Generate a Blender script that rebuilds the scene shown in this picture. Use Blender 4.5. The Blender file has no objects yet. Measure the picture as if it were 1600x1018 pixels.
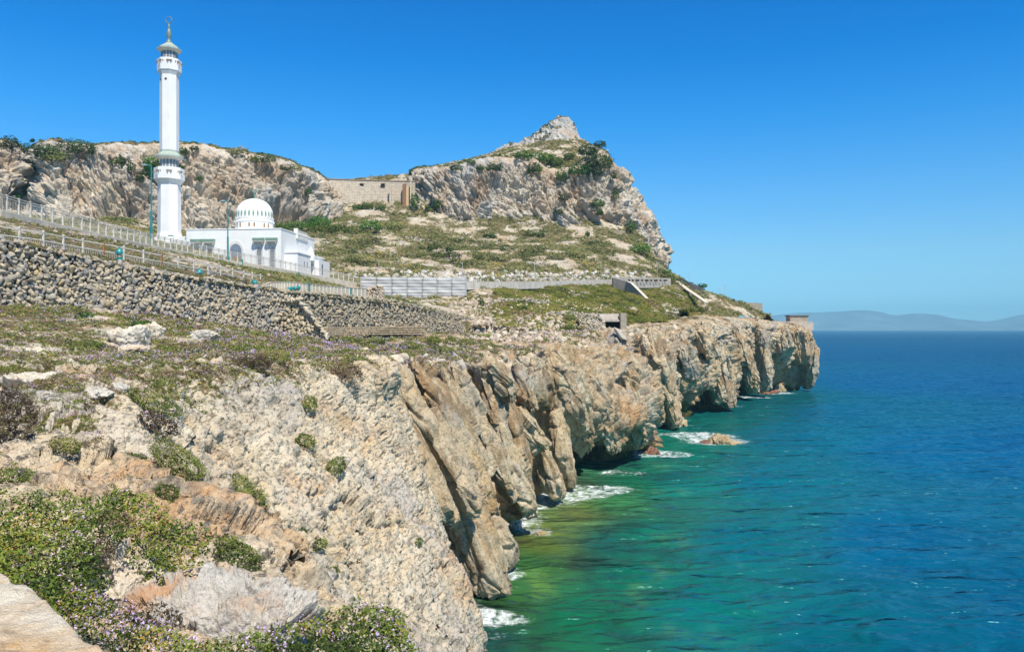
import bpy, math, random
import numpy as np
from mathutils import Vector, Matrix
R = math.radians
scene = bpy.context.scene
COL = scene.collection

# ---------------------------------------------------------------- camera, world, sun, exposure
F, HY, CAMZ = 1244.0, 513.0, 25.0           # focal length in photo pixels, horizon row, eye height above the sea
cam_d = bpy.data.cameras.new('camera'); cam = bpy.data.objects.new('camera', cam_d); COL.objects.link(cam)
cam.location = (0, 0, CAMZ); cam.rotation_euler = (R(90), 0, 0)
cam_d.sensor_width = 36; cam_d.lens = 36*F/1600; cam_d.shift_y = 4/1600
cam_d.clip_start = .1; cam_d.clip_end = 90000
scene.camera = cam
SUN = Vector((.24, -.50, .83)).normalized()  # towards the sun
SEL = math.asin(SUN.z); SROT = math.atan2(SUN.x, SUN.y)
w = bpy.data.worlds.new('World'); scene.world = w; w.use_nodes = True
nt = w.node_tree; nt.nodes.clear()
out = nt.nodes.new('ShaderNodeOutputWorld'); bg = nt.nodes.new('ShaderNodeBackground'); sk = nt.nodes.new('ShaderNodeTexSky')
sk.sky_type = 'NISHITA'; sk.sun_disc = False; sk.sun_elevation = SEL; sk.sun_rotation = SROT
sk.air_density = 1.0; sk.dust_density = 0.25; sk.ozone_density = 3.0; sk.altitude = 20
tc = nt.nodes.new('ShaderNodeTexCoord'); sz = nt.nodes.new('ShaderNodeSeparateXYZ'); cr = nt.nodes.new('ShaderNodeValToRGB')
SKYR = [(0.0064, (0.32, 0.63, 1.0)), (0.0185, (0.31, 0.60, 0.96)), (0.0506, (0.32, 0.57, 0.80)), (0.0905, (0.34, 0.58, 0.74)), (0.1688, (0.215, 0.572, 0.822)), (0.244, (0.076, 0.533, 0.888)), (0.3151, (0.012, 0.468, 0.878)), (0.38, (0.005, 0.424, 0.85)), (0.6, (0.03, 0.17, 0.40)), (1, (0.03, 0.13, 0.30))]
while len(cr.color_ramp.elements) < len(SKYR): cr.color_ramp.elements.new(.5)
for e, (q_, c_) in zip(cr.color_ramp.elements, SKYR): e.position = q_; e.color = (*c_, 1)
mx = nt.nodes.new('ShaderNodeMix'); mx.data_type = 'RGBA'; mx.blend_type = 'MULTIPLY'; mx.inputs[0].default_value = 1
m3 = nt.nodes.new('ShaderNodeVectorMath'); m3.operation = 'SCALE'; m3.inputs['Scale'].default_value = 1.8
nt.links.new(tc.outputs['Generated'], sz.inputs[0]); nt.links.new(sz.outputs['Z'], cr.inputs[0]); nt.links.new(sk.outputs[0], mx.inputs[6]); nt.links.new(cr.outputs[0], mx.inputs[7])
nt.links.new(mx.outputs[2], m3.inputs[0]); nt.links.new(m3.outputs[0], bg.inputs[0]); nt.links.new(bg.outputs[0], out.inputs[0])
bg.inputs[1].default_value = .093
sd = bpy.data.lights.new('sun', 'SUN'); sd.energy = 5.0; sd.angle = R(.5); sd.color = (1, .94, .82)
so = bpy.data.objects.new('sun', sd); COL.objects.link(so)
so.rotation_euler = SUN.to_track_quat('Z', 'Y').to_euler(); so.location = (0, 0, 300)
scene.view_settings.view_transform = 'Standard'; scene.view_settings.look = 'None'
scene.view_settings.exposure = 0.27; scene.view_settings.gamma = 1; scene.view_settings.use_curve_mapping = False
scene.render.engine = 'CYCLES'

# ---------------------------------------------------------------- noise toolkit
rng = np.random.default_rng(11)
PERM = np.concatenate([rng.permutation(256)]*2).astype(np.int32)
GR = rng.normal(size=(256, 3)).astype(np.float32); GR /= np.linalg.norm(GR, axis=1)[:, None]
JIT = rng.random((256, 3)).astype(np.float32)
def _hash(ix, iy, iz): return PERM[(PERM[(PERM[ix & 255]+iy) & 255]+iz) & 255]
def perlin(p):
    p = np.asarray(p, np.float32); i = np.floor(p); f = p-i; i = i.astype(np.int32)
    u = f*f*f*(f*(f*6-15)+10)
    r = np.zeros(len(p), np.float32)
    for dx in (0, 1):
        wx = u[:, 0] if dx else 1-u[:, 0]
        for dy in (0, 1):
            wy = u[:, 1] if dy else 1-u[:, 1]
            for dz in (0, 1):
                wz = u[:, 2] if dz else 1-u[:, 2]
                g = GR[_hash(i[:, 0]+dx, i[:, 1]+dy, i[:, 2]+dz)]
                r += wx*wy*wz*(g[:, 0]*(f[:, 0]-dx)+g[:, 1]*(f[:, 1]-dy)+g[:, 2]*(f[:, 2]-dz))
    return r*1.5
def fbm(p, octs=4, gain=.5, ridged=False):
    r = np.zeros(len(p), np.float32); a = 1.0; s = 0
    for k in range(octs):
        n = perlin(p*(2.03**k)+k*17.3)
        r += a*((1-2*np.abs(n)) if ridged else n); s += a; a *= gain
    return r/s
def worley(p):                                # F1, F2-F1 and a random value per cell
    p = np.asarray(p, np.float32); b = np.floor(p-.5).astype(np.int32)
    f1 = np.full(len(p), 9., np.float32); f2 = f1.copy(); cid = np.zeros(len(p), np.int32)
    for dx in (0, 1):
        for dy in (0, 1):
            for dz in (0, 1):
                c = b+np.array([dx, dy, dz], np.int32); h = _hash(c[:, 0], c[:, 1], c[:, 2])
                q = c+.5+(JIT[h]-.5)*.85-p; d = (q*q).sum(1)
                m = d < f1
                f2 = np.where(m, f1, np.minimum(f2, d)); cid = np.where(m, h, cid); f1 = np.where(m, d, f1)
    return np.sqrt(f1), np.sqrt(f2)-np.sqrt(f1), JIT[cid, 0]
def facets(p):                                # tilted plane per cell: angular, fractured relief (about -.5 .. .5)
    p = np.asarray(p, np.float32); b = np.floor(p-.5).astype(np.int32)
    f1 = np.full(len(p), 9., np.float32); cid = np.zeros(len(p), np.int32); dv = np.zeros((len(p), 3), np.float32)
    for dx in (0, 1):
        for dy in (0, 1):
            for dz in (0, 1):
                c = b+np.array([dx, dy, dz], np.int32); h = _hash(c[:, 0], c[:, 1], c[:, 2]); q = p-(c+.5+(JIT[h]-.5)*.85); d = (q*q).sum(1); m = d < f1
                cid = np.where(m, h, cid); f1 = np.where(m, d, f1); dv = np.where(m[:, None], q, dv)
    return (dv*GR[cid]).sum(1)*1.1+(JIT[cid, 2]-.5)*.7
def sst(a, b, x): t = np.clip((x-a)/(b-a), 0, 1); return t*t*(3-2*t)

def P(px, py, D): return np.array([(px-800)/F*D, D, CAMZ+(HY-py)/F*D])

# ---------------------------------------------------------------- mesh toolkit
def tag(o, label=None, cat=None, group=None, kind=None):
    if label: o['label'] = label
    if cat: o['category'] = cat
    if group: o['group'] = group
    if kind: o['kind'] = kind
    return o
def mesh_np(name, v, f, mat=None, parent=None, smooth=True, attrs=None, mats=None, midx=None):
    """v (N,3), f (M,3|4) int -> one mesh object"""
    v = np.asarray(v, np.float32); f = np.asarray(f, np.int32); k = f.shape[1]
    me = bpy.data.meshes.new(name)
    me.vertices.add(len(v)); me.vertices.foreach_set('co', v.ravel())
    me.loops.add(f.size); me.loops.foreach_set('vertex_index', f.ravel())
    me.polygons.add(len(f)); me.polygons.foreach_set('loop_start', np.arange(0, f.size, k, dtype=np.int32))
    if smooth: me.polygons.foreach_set('use_smooth', np.ones(len(f), bool))
    for m in (mats or ([mat] if mat else [])): me.materials.append(m)
    if midx is not None: me.polygons.foreach_set('material_index', np.asarray(midx, np.int32))
    for an, av in (attrs or {}).items():
        av = np.asarray(av, np.float32)
        if av.ndim == 1:
            a = me.attributes.new(an, 'FLOAT', 'POINT'); a.data.foreach_set('value', av)
        else:
            a = me.attributes.new(an, 'FLOAT_COLOR', 'POINT')
            a.data.foreach_set('color', np.concatenate([av, np.ones((len(av), 1), np.float32)], 1).ravel())
    me.update(); me.validate()
    o = bpy.data.objects.new(name, me); COL.objects.link(o)
    if parent: o.parent = parent
    return o
def grid_faces(nu, nv, keep=None):
    a = (np.arange(nu-1)[:, None]*nv+np.arange(nv-1)[None, :])
    f = np.stack([a, a+nv, a+nv+1, a+1], -1).reshape(-1, 4)
    return f if keep is None else f[keep[f].all(1)]
def interp(xs, ys, x):                         # cubic Hermite along axis 0 with limited slopes
    xs = np.asarray(xs, float); ys = np.asarray(ys, float); x = np.clip(x, xs[0], xs[-1])
    h = np.diff(xs).reshape([-1]+[1]*(ys.ndim-1)); s = np.diff(ys, axis=0)/h
    m = np.concatenate([s[:1], (s[1:]*h[:-1]+s[:-1]*h[1:])/(h[1:]+h[:-1]), s[-1:]])
    i = np.clip(np.searchsorted(xs, x, 'right')-1, 0, len(xs)-2)
    hh = h[i]; t = ((x-xs[i]).reshape([-1]+[1]*(ys.ndim-1)))/hh
    return ((2*t**3-3*t**2+1)*ys[i]+(t**3-2*t**2+t)*hh*m[i]+(-2*t**3+3*t**2)*ys[i+1]+(t**3-t**2)*hh*m[i+1])
def loft(cx, net, x, ry, y):                   # net (nc, nr, 3) -> (len(x), len(y), 3)
    a = interp(cx, net, x); return interp(ry, a.transpose(1, 0, 2), y).transpose(1, 0, 2)
def normals(g):
    du = np.gradient(g, axis=0); dv = np.gradient(g, axis=1)
    n = np.cross(dv, du); return n/(np.linalg.norm(n, axis=2, keepdims=True)+1e-9)

# ---------------------------------------------------------------- material toolkit
class NB:
    def __init__(s, name):
        s.m = bpy.data.materials.new(name); s.m.use_nodes = True; s.t = s.m.node_tree
        s.b = s.t.nodes['Principled BSDF']; s.b.inputs['Specular IOR Level'].default_value = .25
        s.b.inputs['Roughness'].default_value = .85; s._pos = None
    def n(s, t, **k):
        o = s.t.nodes.new(t)
        for a, b in k.items(): setattr(o, a, b)
        return o
    def put(s, sock, v):
        if isinstance(v, bpy.types.NodeSocket): s.t.links.new(v, sock)
        elif isinstance(v, (tuple, list)) and len(v) == 3 and sock.type == 'RGBA': sock.default_value = (*v, 1)
        else: sock.default_value = v
    def pos(s):
        if s._pos is None: s._pos = s.n('ShaderNodeNewGeometry').outputs['Position']
        return s._pos
    def objco(s): return s.n('ShaderNodeTexCoord').outputs['Object']
    def mapping(s, v, scale=(1, 1, 1), rot=(0, 0, 0), loc=(0, 0, 0)):
        o = s.n('ShaderNodeMapping'); s.put(o.inputs[0], v); o.inputs['Scale'].default_value = scale
        o.inputs['Rotation'].default_value = rot; o.inputs['Location'].default_value = loc; return o.outputs[0]
    def noise(s, v, scale, detail=6, rough=.6, dist=0, color=False):
        o = s.n('ShaderNodeTexNoise'); s.put(o.inputs['Vector'], v); s.put(o.inputs['Scale'], scale)
        o.inputs['Detail'].default_value = detail; o.inputs['Roughness'].default_value = rough; o.inputs['Distortion'].default_value = dist
        return o.outputs['Color' if color else 'Fac']
    def voro(s, v, scale, feature='F1', out='Distance', rand=1):
        o = s.n('ShaderNodeTexVoronoi', feature=feature); s.put(o.inputs['Vector'], v); s.put(o.inputs['Scale'], scale)
        o.inputs['Randomness'].default_value = rand; return o.outputs[out]
    def ramp(s, v, stops, interp='LINEAR'):
        o = s.n('ShaderNodeValToRGB'); s.put(o.inputs[0], v); cr = o.color_ramp; cr.interpolation = interp
        while len(cr.elements) < len(stops): cr.elements.new(.5)
        for e, (p, c) in zip(cr.elements, stops):
            e.position = p; e.color = (c, c, c, 1) if isinstance(c, (int, float)) else (*c, 1)
        return o.outputs[0]
    def mix(s, f, a, b, mode='MIX'):
        o = s.n('ShaderNodeMix', data_type='RGBA', blend_type=mode); s.put(o.inputs[0], f); s.put(o.inputs[6], a); s.put(o.inputs[7], b); return o.outputs[2]
    def math(s, op, a, b=0.0, c=None, clamp=False):
        o = s.n('ShaderNodeMath', operation=op, use_clamp=clamp); s.put(o.inputs[0], a); s.put(o.inputs[1], b)
        if c is not None: s.put(o.inputs[2], c)
        return o.outputs[0]
    def attr(s, name, color=False): return s.n('ShaderNodeAttribute', attribute_name=name).outputs['Color' if color else 'Fac']
    def bump(s, h, dist=.1, strength=1, prev=None):
        o = s.n('ShaderNodeBump'); s.put(o.inputs['Height'], h); o.inputs['Distance'].default_value = dist; o.inputs['Strength'].default_value = strength
        if prev is not None: s.put(o.inputs['Normal'], prev)
        return o.outputs[0]
    def done(s, color, rough=None, normal=None):
        s.put(s.b.inputs['Base Color'], color)
        if rough is not None: s.put(s.b.inputs['Roughness'], rough)
        if normal is not None: s.put(s.b.inputs['Normal'], normal)
        return s.m

def rock_mat(name, k, base=(.50, .42, .32), pale=(.62, .57, .49), grey=(.36, .36, .36), orange=(.50, .27, .11), dark=(.10, .09, .075),
             stretch=(1, 1, 1), pits=.5, bumpd=.3, useattr=True, rot=(0, 0, 0), stain_shade=0):
    """k = features per metre of the main mottling"""
    b = NB(name); p = b.mapping(b.pos(), stretch, rot)
    n1 = b.noise(p, k*.5, 5, .6); n2 = b.noise(p, k*2.2, 8, .65); n3 = b.noise(p, k*.22, 4, .55, .5)
    c = b.mix(b.ramp(n1, [(.38, 0), (.62, 1)]), base, pale)
    c = b.mix(b.ramp(n3, [(.50, 0), (.64, 1)]), c, grey)
    n4 = b.noise(b.mapping(b.pos(), stretch, rot, (31, 7, 3)), k*.35, 6, .6)
    om = b.ramp(n4, [(.52, 0), (.68, .8)])
    if useattr: om = b.math('MAXIMUM', om, b.math('MULTIPLY', b.attr('warm'), b.ramp(n2, [(.25, .35), (.6, 1)])))
    c = b.mix(om, c, orange)
    c = b.mix(b.math('MULTIPLY', b.ramp(n2, [(.33, 1), (.46, 0)]), .75), c, dark)
    pit = b.noise(p, k*9, 4, .7)
    c = b.mix(b.math('MULTIPLY', b.ramp(pit, [(.39, 1), (.47, 0)]), pits), c, dark)
    c = b.mix(b.math('MULTIPLY', b.ramp(b.noise(p, k*4.2, 6, .75, .3), [(.37, 1), (.45, 0)]), pits*.9), c, dark)
    c = b.mix(b.ramp(b.noise(p, k*5, 5, .7), [(.35, .35), (.65, 0)]), c, pale)
    if stain_shade:                                        # ochre weathering streaks, with dark ones painted in for missing crevice shade
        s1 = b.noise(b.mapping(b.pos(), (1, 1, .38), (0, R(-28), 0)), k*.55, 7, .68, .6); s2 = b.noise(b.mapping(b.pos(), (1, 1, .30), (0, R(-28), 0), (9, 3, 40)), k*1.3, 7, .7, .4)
        c = b.mix(b.math('MULTIPLY', b.ramp(s1, [(.50, 0), (.60, 1)]), stain_shade), c, b.mix(b.ramp(s2, [(.4, 0), (.6, 1)]), (.36, .20, .075), (.20, .135, .08)))
        c = b.mix(b.math('MULTIPLY', b.ramp(s2, [(.55, 0), (.68, 1)]), stain_shade*.8), c, (.13, .10, .075))
    if useattr:
        vg = b.attr('veg'); n5 = b.noise(b.pos(), k*3, 6, .7)
        vm = b.ramp(b.math('ADD', vg, b.math('MULTIPLY', b.math('SUBTRACT', n5, .5), 1.6)), [(.45, 0), (.60, 1)])
        vc = b.ramp(b.noise(b.pos(), k*1.3, 6, .7), [(.30, (.030, .034, .012)), (.45, (.085, .085, .028)), (.55, (.16, .12, .055)), (.7, (.27, .20, .12))])
        c = b.mix(vm, c, vc)
        c = b.mix(b.attr('wet'), c, (.045, .032, .022))
        c = b.mix(b.math('MULTIPLY', b.attr('algae'), b.ramp(n2, [(.4, 0), (.6, 1)])), c, (.16, .15, .02))
    h = b.math('ADD', b.math('MULTIPLY', n2, 1.0), b.math('MULTIPLY', pit, .35))
    nm = b.bump(h, bumpd, 1.0)
    nm = b.bump(b.noise(p, k*22, 3, .7), bumpd*.12, 1.0, nm)
    return b.done(c, .9, nm)
def plain(name, col, rough=.8, var=.15, scale=2.0, bumpd=0, spec=.25, metal=0):
    b = NB(name); n = b.noise(b.pos(), scale, 6, .65)
    lo = tuple(c*(1-var) for c in col); hi = tuple(min(1, c*(1+var*.6)) for c in col)
    c = b.ramp(n, [(.35, lo), (.65, hi)]); b.b.inputs['Specular IOR Level'].default_value = spec; b.b.inputs['Metallic'].default_value = metal
    return b.done(c, rough, b.bump(n, bumpd) if bumpd else None)
# ================================================================ COAST: shelf, slab and sea cliffs (sections across the coast)
SEC = [
(2,   [-20,-10,-5,-2.5,1,4,8,12,14],              [24,23.6,23.3,22.9,21.5,17,9,0,-4]),
(8,   [-22,-12,-7,-4,-.9,1,4,8,11],               [23.8,23.2,22.5,21.7,21.3,19,13,0,-4]),
(14,  [-26,-15,-9,-5.5,-3,-.5,3,8,11],            [24,23,22.3,21.4,19.3,16,10,0,-4]),
(20,  [-30,-20,-14,-10,-7,-4,-.5,5,8],            [24,22.8,22.4,22,19.3,16,11,0,-4]),
(28,  [-36,-26,-19,-14.5,-10,-6,-2,2,5],          [24.5,23.2,22.5,22.1,17.9,13.8,8.5,0,-4]),
(36,  [-42,-32,-22,-15.3,-10,-5.8,-1.7,.3,2],     [25,23.5,22.7,22.2,17.2,13,8,0,-4]),
(44,  [-48,-38,-25,-15,-10,-6,-2.3,-.9,0],        [25.5,24,22.9,22.3,18,13.6,8.5,0,-4]),
(52,  [-50,-42,-27,-14,-10.5,-7,-4,-2.8,-2],      [26,24.5,23,22.4,18.8,14.5,9,0,-4]),
(62,  [-55,-47,-28,-11.5,-9.5,-7.3,-5.5,-5,-4],   [27,26,23.3,22.2,19,14.5,9,0,-4]),
(71,  [-58,-46,-28,-12,-10.5,-8.7,-6.5,-5.5,-4],  [28,27.2,24,22.4,19,14,8,0,-4]),
(80,  [-48,-40,-25,-10.5,-7.2,-3.6,-.3,-.4,.5],   [27.5,26.6,23.5,21.5,15.5,9,3.5,0,-4]),
(90,  [-44,-36,-22,-9.5,-7.5,-5,-3,-2,0],         [26,25.5,23,20.8,15,8,3.5,0,-4]),
(98,  [-40,-32,-19,-6.5,-3.2,0,2.2,-.5,0],        [25.5,24.6,22.6,21.2,14.5,7.5,2.8,0,-4]),
(106, [-37,-29,-17,-6,-4,-2,-1,-1,0],             [25,24,22.3,20.8,14,7,3,0,-4]),
(114, [-34,-26,-13,-2,1.5,4.5,6,4.6,5],           [24.6,23.7,21.8,19.6,14.5,8.5,4,0,-4]),
(124, [-31,-23,-11,-1,1,3,5,6.5,8],               [24.3,23.6,21.9,20.0,14,8,4,0,-4]),
(137, [-27,-18,-2,7,12,17,20,15,16],              [24,23.4,22.4,20.9,16.5,11,6,0,-4]),
(150, [-22,-12,2,15,21,26,26.5,22,23],            [24,23.8,23.3,22.3,18,12.5,7,0,-4]),
(160, [-18,-8,6,19,24,28,28.5,27,28],             [24,23.8,23.7,23.2,18.5,12.5,6,0,-4]),
(175, [-12,-4,8,22,26,28.5,30,29,30],             [24.5,24.2,24,23.6,18.5,12,6,0,-4]),
(198, [0,8,20,35,38,41,42,38,38],                 [26,25.5,25,24.2,18.5,12,6,0,-4]),
(220, [5,15,32,48,52,54,55,50,50],                [28,27.3,26.3,25,19,12,6,0,-4]),
(245, [15,28,46,66,69,70,70,66,66],               [30,29,27.8,26.3,20,13,6,0,-4]),
(265, [25,38,56,72,74,74,73,69,69],               [31,30.5,29,27.5,20,12,6,0,-4]),
(290, [40,55,75,93,94,93,91,85,85],               [32,31,29.5,27,20,12,6,0,-4]),
(308, [60,75,93,110,112,111,109,105,105],         [30,29,28,26.5,20,12,6,0,-4]),
(320, [70,85,102,119,120.5,120,118.5,117,117],      [29,28.5,27.5,26,20,12,6,0,-4]),
(330, [70,82,100,117,119,118,116,115,115],        [29,28.5,27.5,26,20,12,6,0,-4]),
(345, [50,60,72,85,88,90,90,90,90],               [30,30,29,28,20,12,6,0,-4]),
(370, [40,50,62,76,80,82,82,82,82],               [30,30,32,34,25,15,6,0,-4]),
(440, [40,50,62,76,80,82,82,82,82],               [30,30,32,34,25,15,6,0,-4]),
]
SD = np.array([s[0] for s in SEC], float)
NET = np.array([[(x, s[0], z) for x, z in zip(s[1], s[2])] for s in SEC], float)
DL = [2.0]
while DL[-1] < 440: DL.append(DL[-1]+min(max(.0036*DL[-1], .02), .30 if DL[-1] < 250 else .36 if DL[-1] < 335 else .8))
DL = np.array(DL); LD = np.log(DL); NU, NV = len(DL), 700
VK = np.array([0, 1, 2, 3, 4, 5, 6, 7, 8.])
vv = interp([0, .06, .20, .38, .52, .68, .84, .96, 1], VK, np.linspace(0, 1, NV))
G = loft(np.log(SD), NET, LD, VK, vv); GS = G.copy()
# bedding: between 56 m and 135 m the face steps from slab to slab
BE = np.array([55.,61,66.5,71,76,79.5,86,91,94.5,101,105,111,116,120.5,127,133,139.])
bi = np.clip(np.searchsorted(BE, DL, 'right')-1, 0, len(BE)-2); bf = (DL-BE[bi])/(BE[bi+1]-BE[bi])
Dq = np.where((DL > BE[0]) & (DL < BE[-1]), BE[bi]+(BE[bi+1]-BE[bi])*(.62+.30*(bf-.5)), DL)
Gq = loft(np.log(SD), NET, np.log(Dq), VK, vv); Gq[..., 1] = G[..., 1]
bm = (sst(58, 66, DL)*(1-sst(128, 139, DL)))[:, None]*sst(2.75, 3.3, vv)[None]
G = G*(1-bm[..., None])+Gq*bm[..., None]
crackd = np.minimum(np.abs(DL-BE[bi]), np.abs(BE[bi+1]-DL))
def coast_at(D, r):                             # undisplaced coast point of row r at distance D
    a = interp(np.log(SD), NET, np.array([math.log(D)])); return interp(VK, a.transpose(1, 0, 2), np.array([float(r)]))[0, 0]
N0 = normals(GS)
if N0[NU//2, int(NV*.6), 0] < 0: N0 = -N0
p = G.reshape(-1, 3); n = N0.reshape(-1, 3)
X, Y, Z = p.T; V = np.repeat(vv[None], NU, 0).ravel()
onc = sst(2.4, 3.4, V)                           # 0 on the shelf, 1 on the rock face
near = 1-sst(56, 72, Y); far = sst(118, 150, Y); mid = (1-near)*(1-far)
warp = np.stack([perlin(p/14+5), perlin(p/14+55), perlin(p/14+95)], 1)*3.0
q = p+warp
disp = np.zeros(len(p), np.float32); lat = np.zeros(len(p), np.float32)
# beds: steep parallel slabs that run down the face, separated by deep joints
def beds(coord, th, seed):
    c = coord/th+perlin(np.stack([X*.03, coord*.0+seed, Z*.03], 1))*.8
    c = c+.35*np.sin(np.floor(c)*12.9)           # uneven thickness
    i = np.floor(c); f = c-i; h = JIT[(i.astype(np.int32)*7+seed) & 255, 1]
    prof = 1-(2*np.abs(f-.5))**4
    return h, prof, f
c_mid = Y+warp[:, 1]*.6-.12*X
h1, pr1, f1_ = beds(c_mid, 6.0, 3)
h2, pr2, f2_ = beds(c_mid+40, 2.4, 9)
crk = np.repeat(np.exp(-(crackd/.55)**1.5)[:, None], NV, 1).ravel()
disp += mid*onc*(pr2*.45+h2*.7-.5-crk*2.6*(.6+.8*(perlin(p/7+3)+.4)))
# near slab: narrow ribs running down dip, plus pitting
c_nr = Y+perlin(np.stack([X/5, Y/5, Z/5], 1))*.8
ARC = np.concatenate([np.zeros((NU, 1)), np.cumsum(np.linalg.norm(np.diff(GS, axis=1), axis=2), 1)], 1)
ARC = (ARC-ARC[:, [np.searchsorted(vv, 3.0)]]).ravel()+perlin(p/9+71)*2.2; YW_ = Y+perlin(p/8+31)*1.6
hs_, ps_, fs_ = beds(c_nr+perlin(np.stack([ARC/9, Y/6, X*0+3], 1))*1.2, 3.4, 21)
rib = fbm(np.stack([ARC*.07, c_nr*.28, X*0], 1), 5, .60)
rib2 = fbm(np.stack([ARC*.25, c_nr*.8, X*0+5], 1), 4, .6, True)
nearfade = sst(2, 12, Y)
disp += near*onc*(rib*1.0+rib2*.14+ps_*.40-.2-np.exp(-(np.minimum(fs_, 1-fs_)/.09)**2)*.22+facets(np.stack([ARC/12, c_nr/7, X*0+.5], 1))*.45+fbm(np.stack([ARC/3.5, c_nr/2.4, X*0+9], 1), 3, .5)*.28+fbm(p/.9+6, 3, .6)*.12)*nearfade
lump = fbm(p*np.array([.6, .6, .6]), 5, .55, True)
disp += near*(1-onc*.4)*(lump*.34*sst(3, 14, Y)+.03*lump+(facets(p/2.6)*.55+facets(p/.9+4)*.20)*sst(8, 16, Y)*(1-sst(30, 60, Y)*.6))
# blocky jointing in the frame of the beds: s across them, t down their dip
sd_, cd_ = math.sin(R(58)), math.cos(R(58))
S_ = q[:, 0]*sd_+q[:, 2]*cd_; T_ = q[:, 0]*cd_-q[:, 2]*sd_
w1, wd, wc = worley(np.stack([S_/3.0, q[:, 1]/3.2, T_/(15-6*far)], 1))
disp += (mid*.22+far*.6)*onc*((wc-.5)*1.3+sst(0, .16, wd)*1.2-.8)
disp += (mid*1.0+far*1.0)*onc*facets(np.stack([ARC/(24-13*far), YW_/(4.2+far), X*0+.5], 1)+3)*(1.7+1.1*far)
w1, wd, wc = worley(np.stack([S_/1.3, q[:, 1]/1.5, T_/(6.5-2.5*far)], 1)+9)
disp += (mid*.15+far*.5)*onc*((wc-.5)*.5+sst(0, .14, wd)*.7-.4)
disp += (mid*.9+far*.9)*onc*facets(np.stack([ARC/(10-5*far), YW_/(1.7+.6*far), X*0+.5], 1)+13)*(.75+.5*far)
# vertical flutes and hollows of the far headland
fl = fbm(np.stack([q[:, 0]/11, q[:, 1]/9, q[:, 2]/34], 1)+3, 4, .6)
fl2 = fbm(np.stack([q[:, 0]/4, q[:, 1]/3.5, q[:, 2]/10], 1)+8, 4, .6, True)
disp += far*onc*(fl*(2.5+4.5*sst(3.2, 4.6, V))+fl2*1.8-1.2)
rough = fbm(p/3.4, 3, .55)+near*fbm(p/.6, 3, .58)*.25; disp += rough*(.22+.5*onc)*(.25*near+mid*.9+far*1.0+.15)
disp += (1-onc)*(1-near)*fbm(p/6, 5, .6)*.9*sst(60, 90, Y)
# sea caves and undercut along the waterline
def cave(D, z, rd, rz, depth):
    c = coast_at(D, 6.5); dd = ((Y-D)/rd)**2+((Z-z)/rz)**2
    return -depth*np.exp(-dd**1.5)*sst(3.2, 4.2, V)
ALL_CAVES = [(130,3,8,8,8),(142,0,8,6,6),(106,2,4,9,4),(182,4,9,10,9),(212,4,9,11,10),(233,1,7,8,7),(275,2,11,10,12),(299,2,9,9,11),(90,2,3,9,2.5),(74,1,3,2.2,3)]
for cv in ALL_CAVES: disp += cave(*cv)
disp -= onc*sst(2.2, .3, Z)*1.0*sst(60, 80, Y)
# keep the standpoint and its foreground smooth
disp *= np.clip(sst(.5, 5, Y)+.15, 0, 1)
disp -= onc*(2.0*sst(66, 72, Y)*(1-sst(118, 128, Y))+2.6*sst(170, 185, Y))
nn = n.copy()
p2 = p+nn*disp[:, None]
G2 = p2.reshape(NU, NV, 3)
# finer detail along the real, displaced surface
N2 = normals(G2)
if N2[NU//2, int(NV*.6), 0] < 0: N2 = -N2
det = fbm(p2*1.3, 5, .6, True)*near+(1-near)*fbm(p2*.55, 2, .6, True)
pit = fbm(np.stack([p2[:, 0]*2.0, p2[:, 1]*1.1, p2[:, 2]*2.0], 1), 4, .65)
p3 = p2+N2.reshape(-1, 3)*((det*.10*(near*.7+mid*1.6+far*2.2)-near*(.3+.7*onc)*sst(.06, .34, -pit)*.30)*sst(4, 10, Y))[:, None]
COAST = p3.reshape(NU, NV, 3); CN = N2
# what grows and stains where
vegn = fbm(p3/5.0+20, 4, .6)
shelf = 1-sst(2.75+.35*sst(24, 34, Y), 3.25+.25*sst(24, 34, Y), V+vegn*.7)
veg = shelf*np.clip(.62+vegn*.9, 0, 1)*(1-sst(100, 135, Y)*.30)
veg *= (.45+.55*sst(14, 27, Y+vegn*10))
veg *= sst(-.2, .05, 0*Y+N2.reshape(-1, 3)[:, 2]-.55)
warm = np.clip(sst(8, 1.5, Z)*.8+mid*.50+sst(.05, .5, fbm(p3/16+2, 3))*.6*(mid+.4*far)+.10, 0, 1)*onc
wet = sst(1.6, .2, Z+perlin(p3/1.5)*.8)
algae = sst(3.0, .8, Z)*.6
mat_slab = rock_mat('coastal_rock', .8, base=(.60,.475,.30), pale=(.70,.62,.475), grey=(.44,.42,.39), stretch=(.9, .42, .9), pits=1.0, bumpd=.26)
mat_far = rock_mat('cliff_rock', .3, stain_shade=.75, base=(.55,.41,.235), pale=(.66,.56,.40), grey=(.40,.39,.37), stretch=(1, 1, .6), pits=.6, bumpd=.8)
keepv = np.ones(len(p3), bool)
faces = grid_faces(NU, NV)
fy = p3[faces[:, 0], 1]
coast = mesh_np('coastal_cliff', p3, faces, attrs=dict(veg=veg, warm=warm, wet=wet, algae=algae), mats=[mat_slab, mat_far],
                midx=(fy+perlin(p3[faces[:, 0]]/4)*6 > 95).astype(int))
tag(coast, kind='structure')
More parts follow.
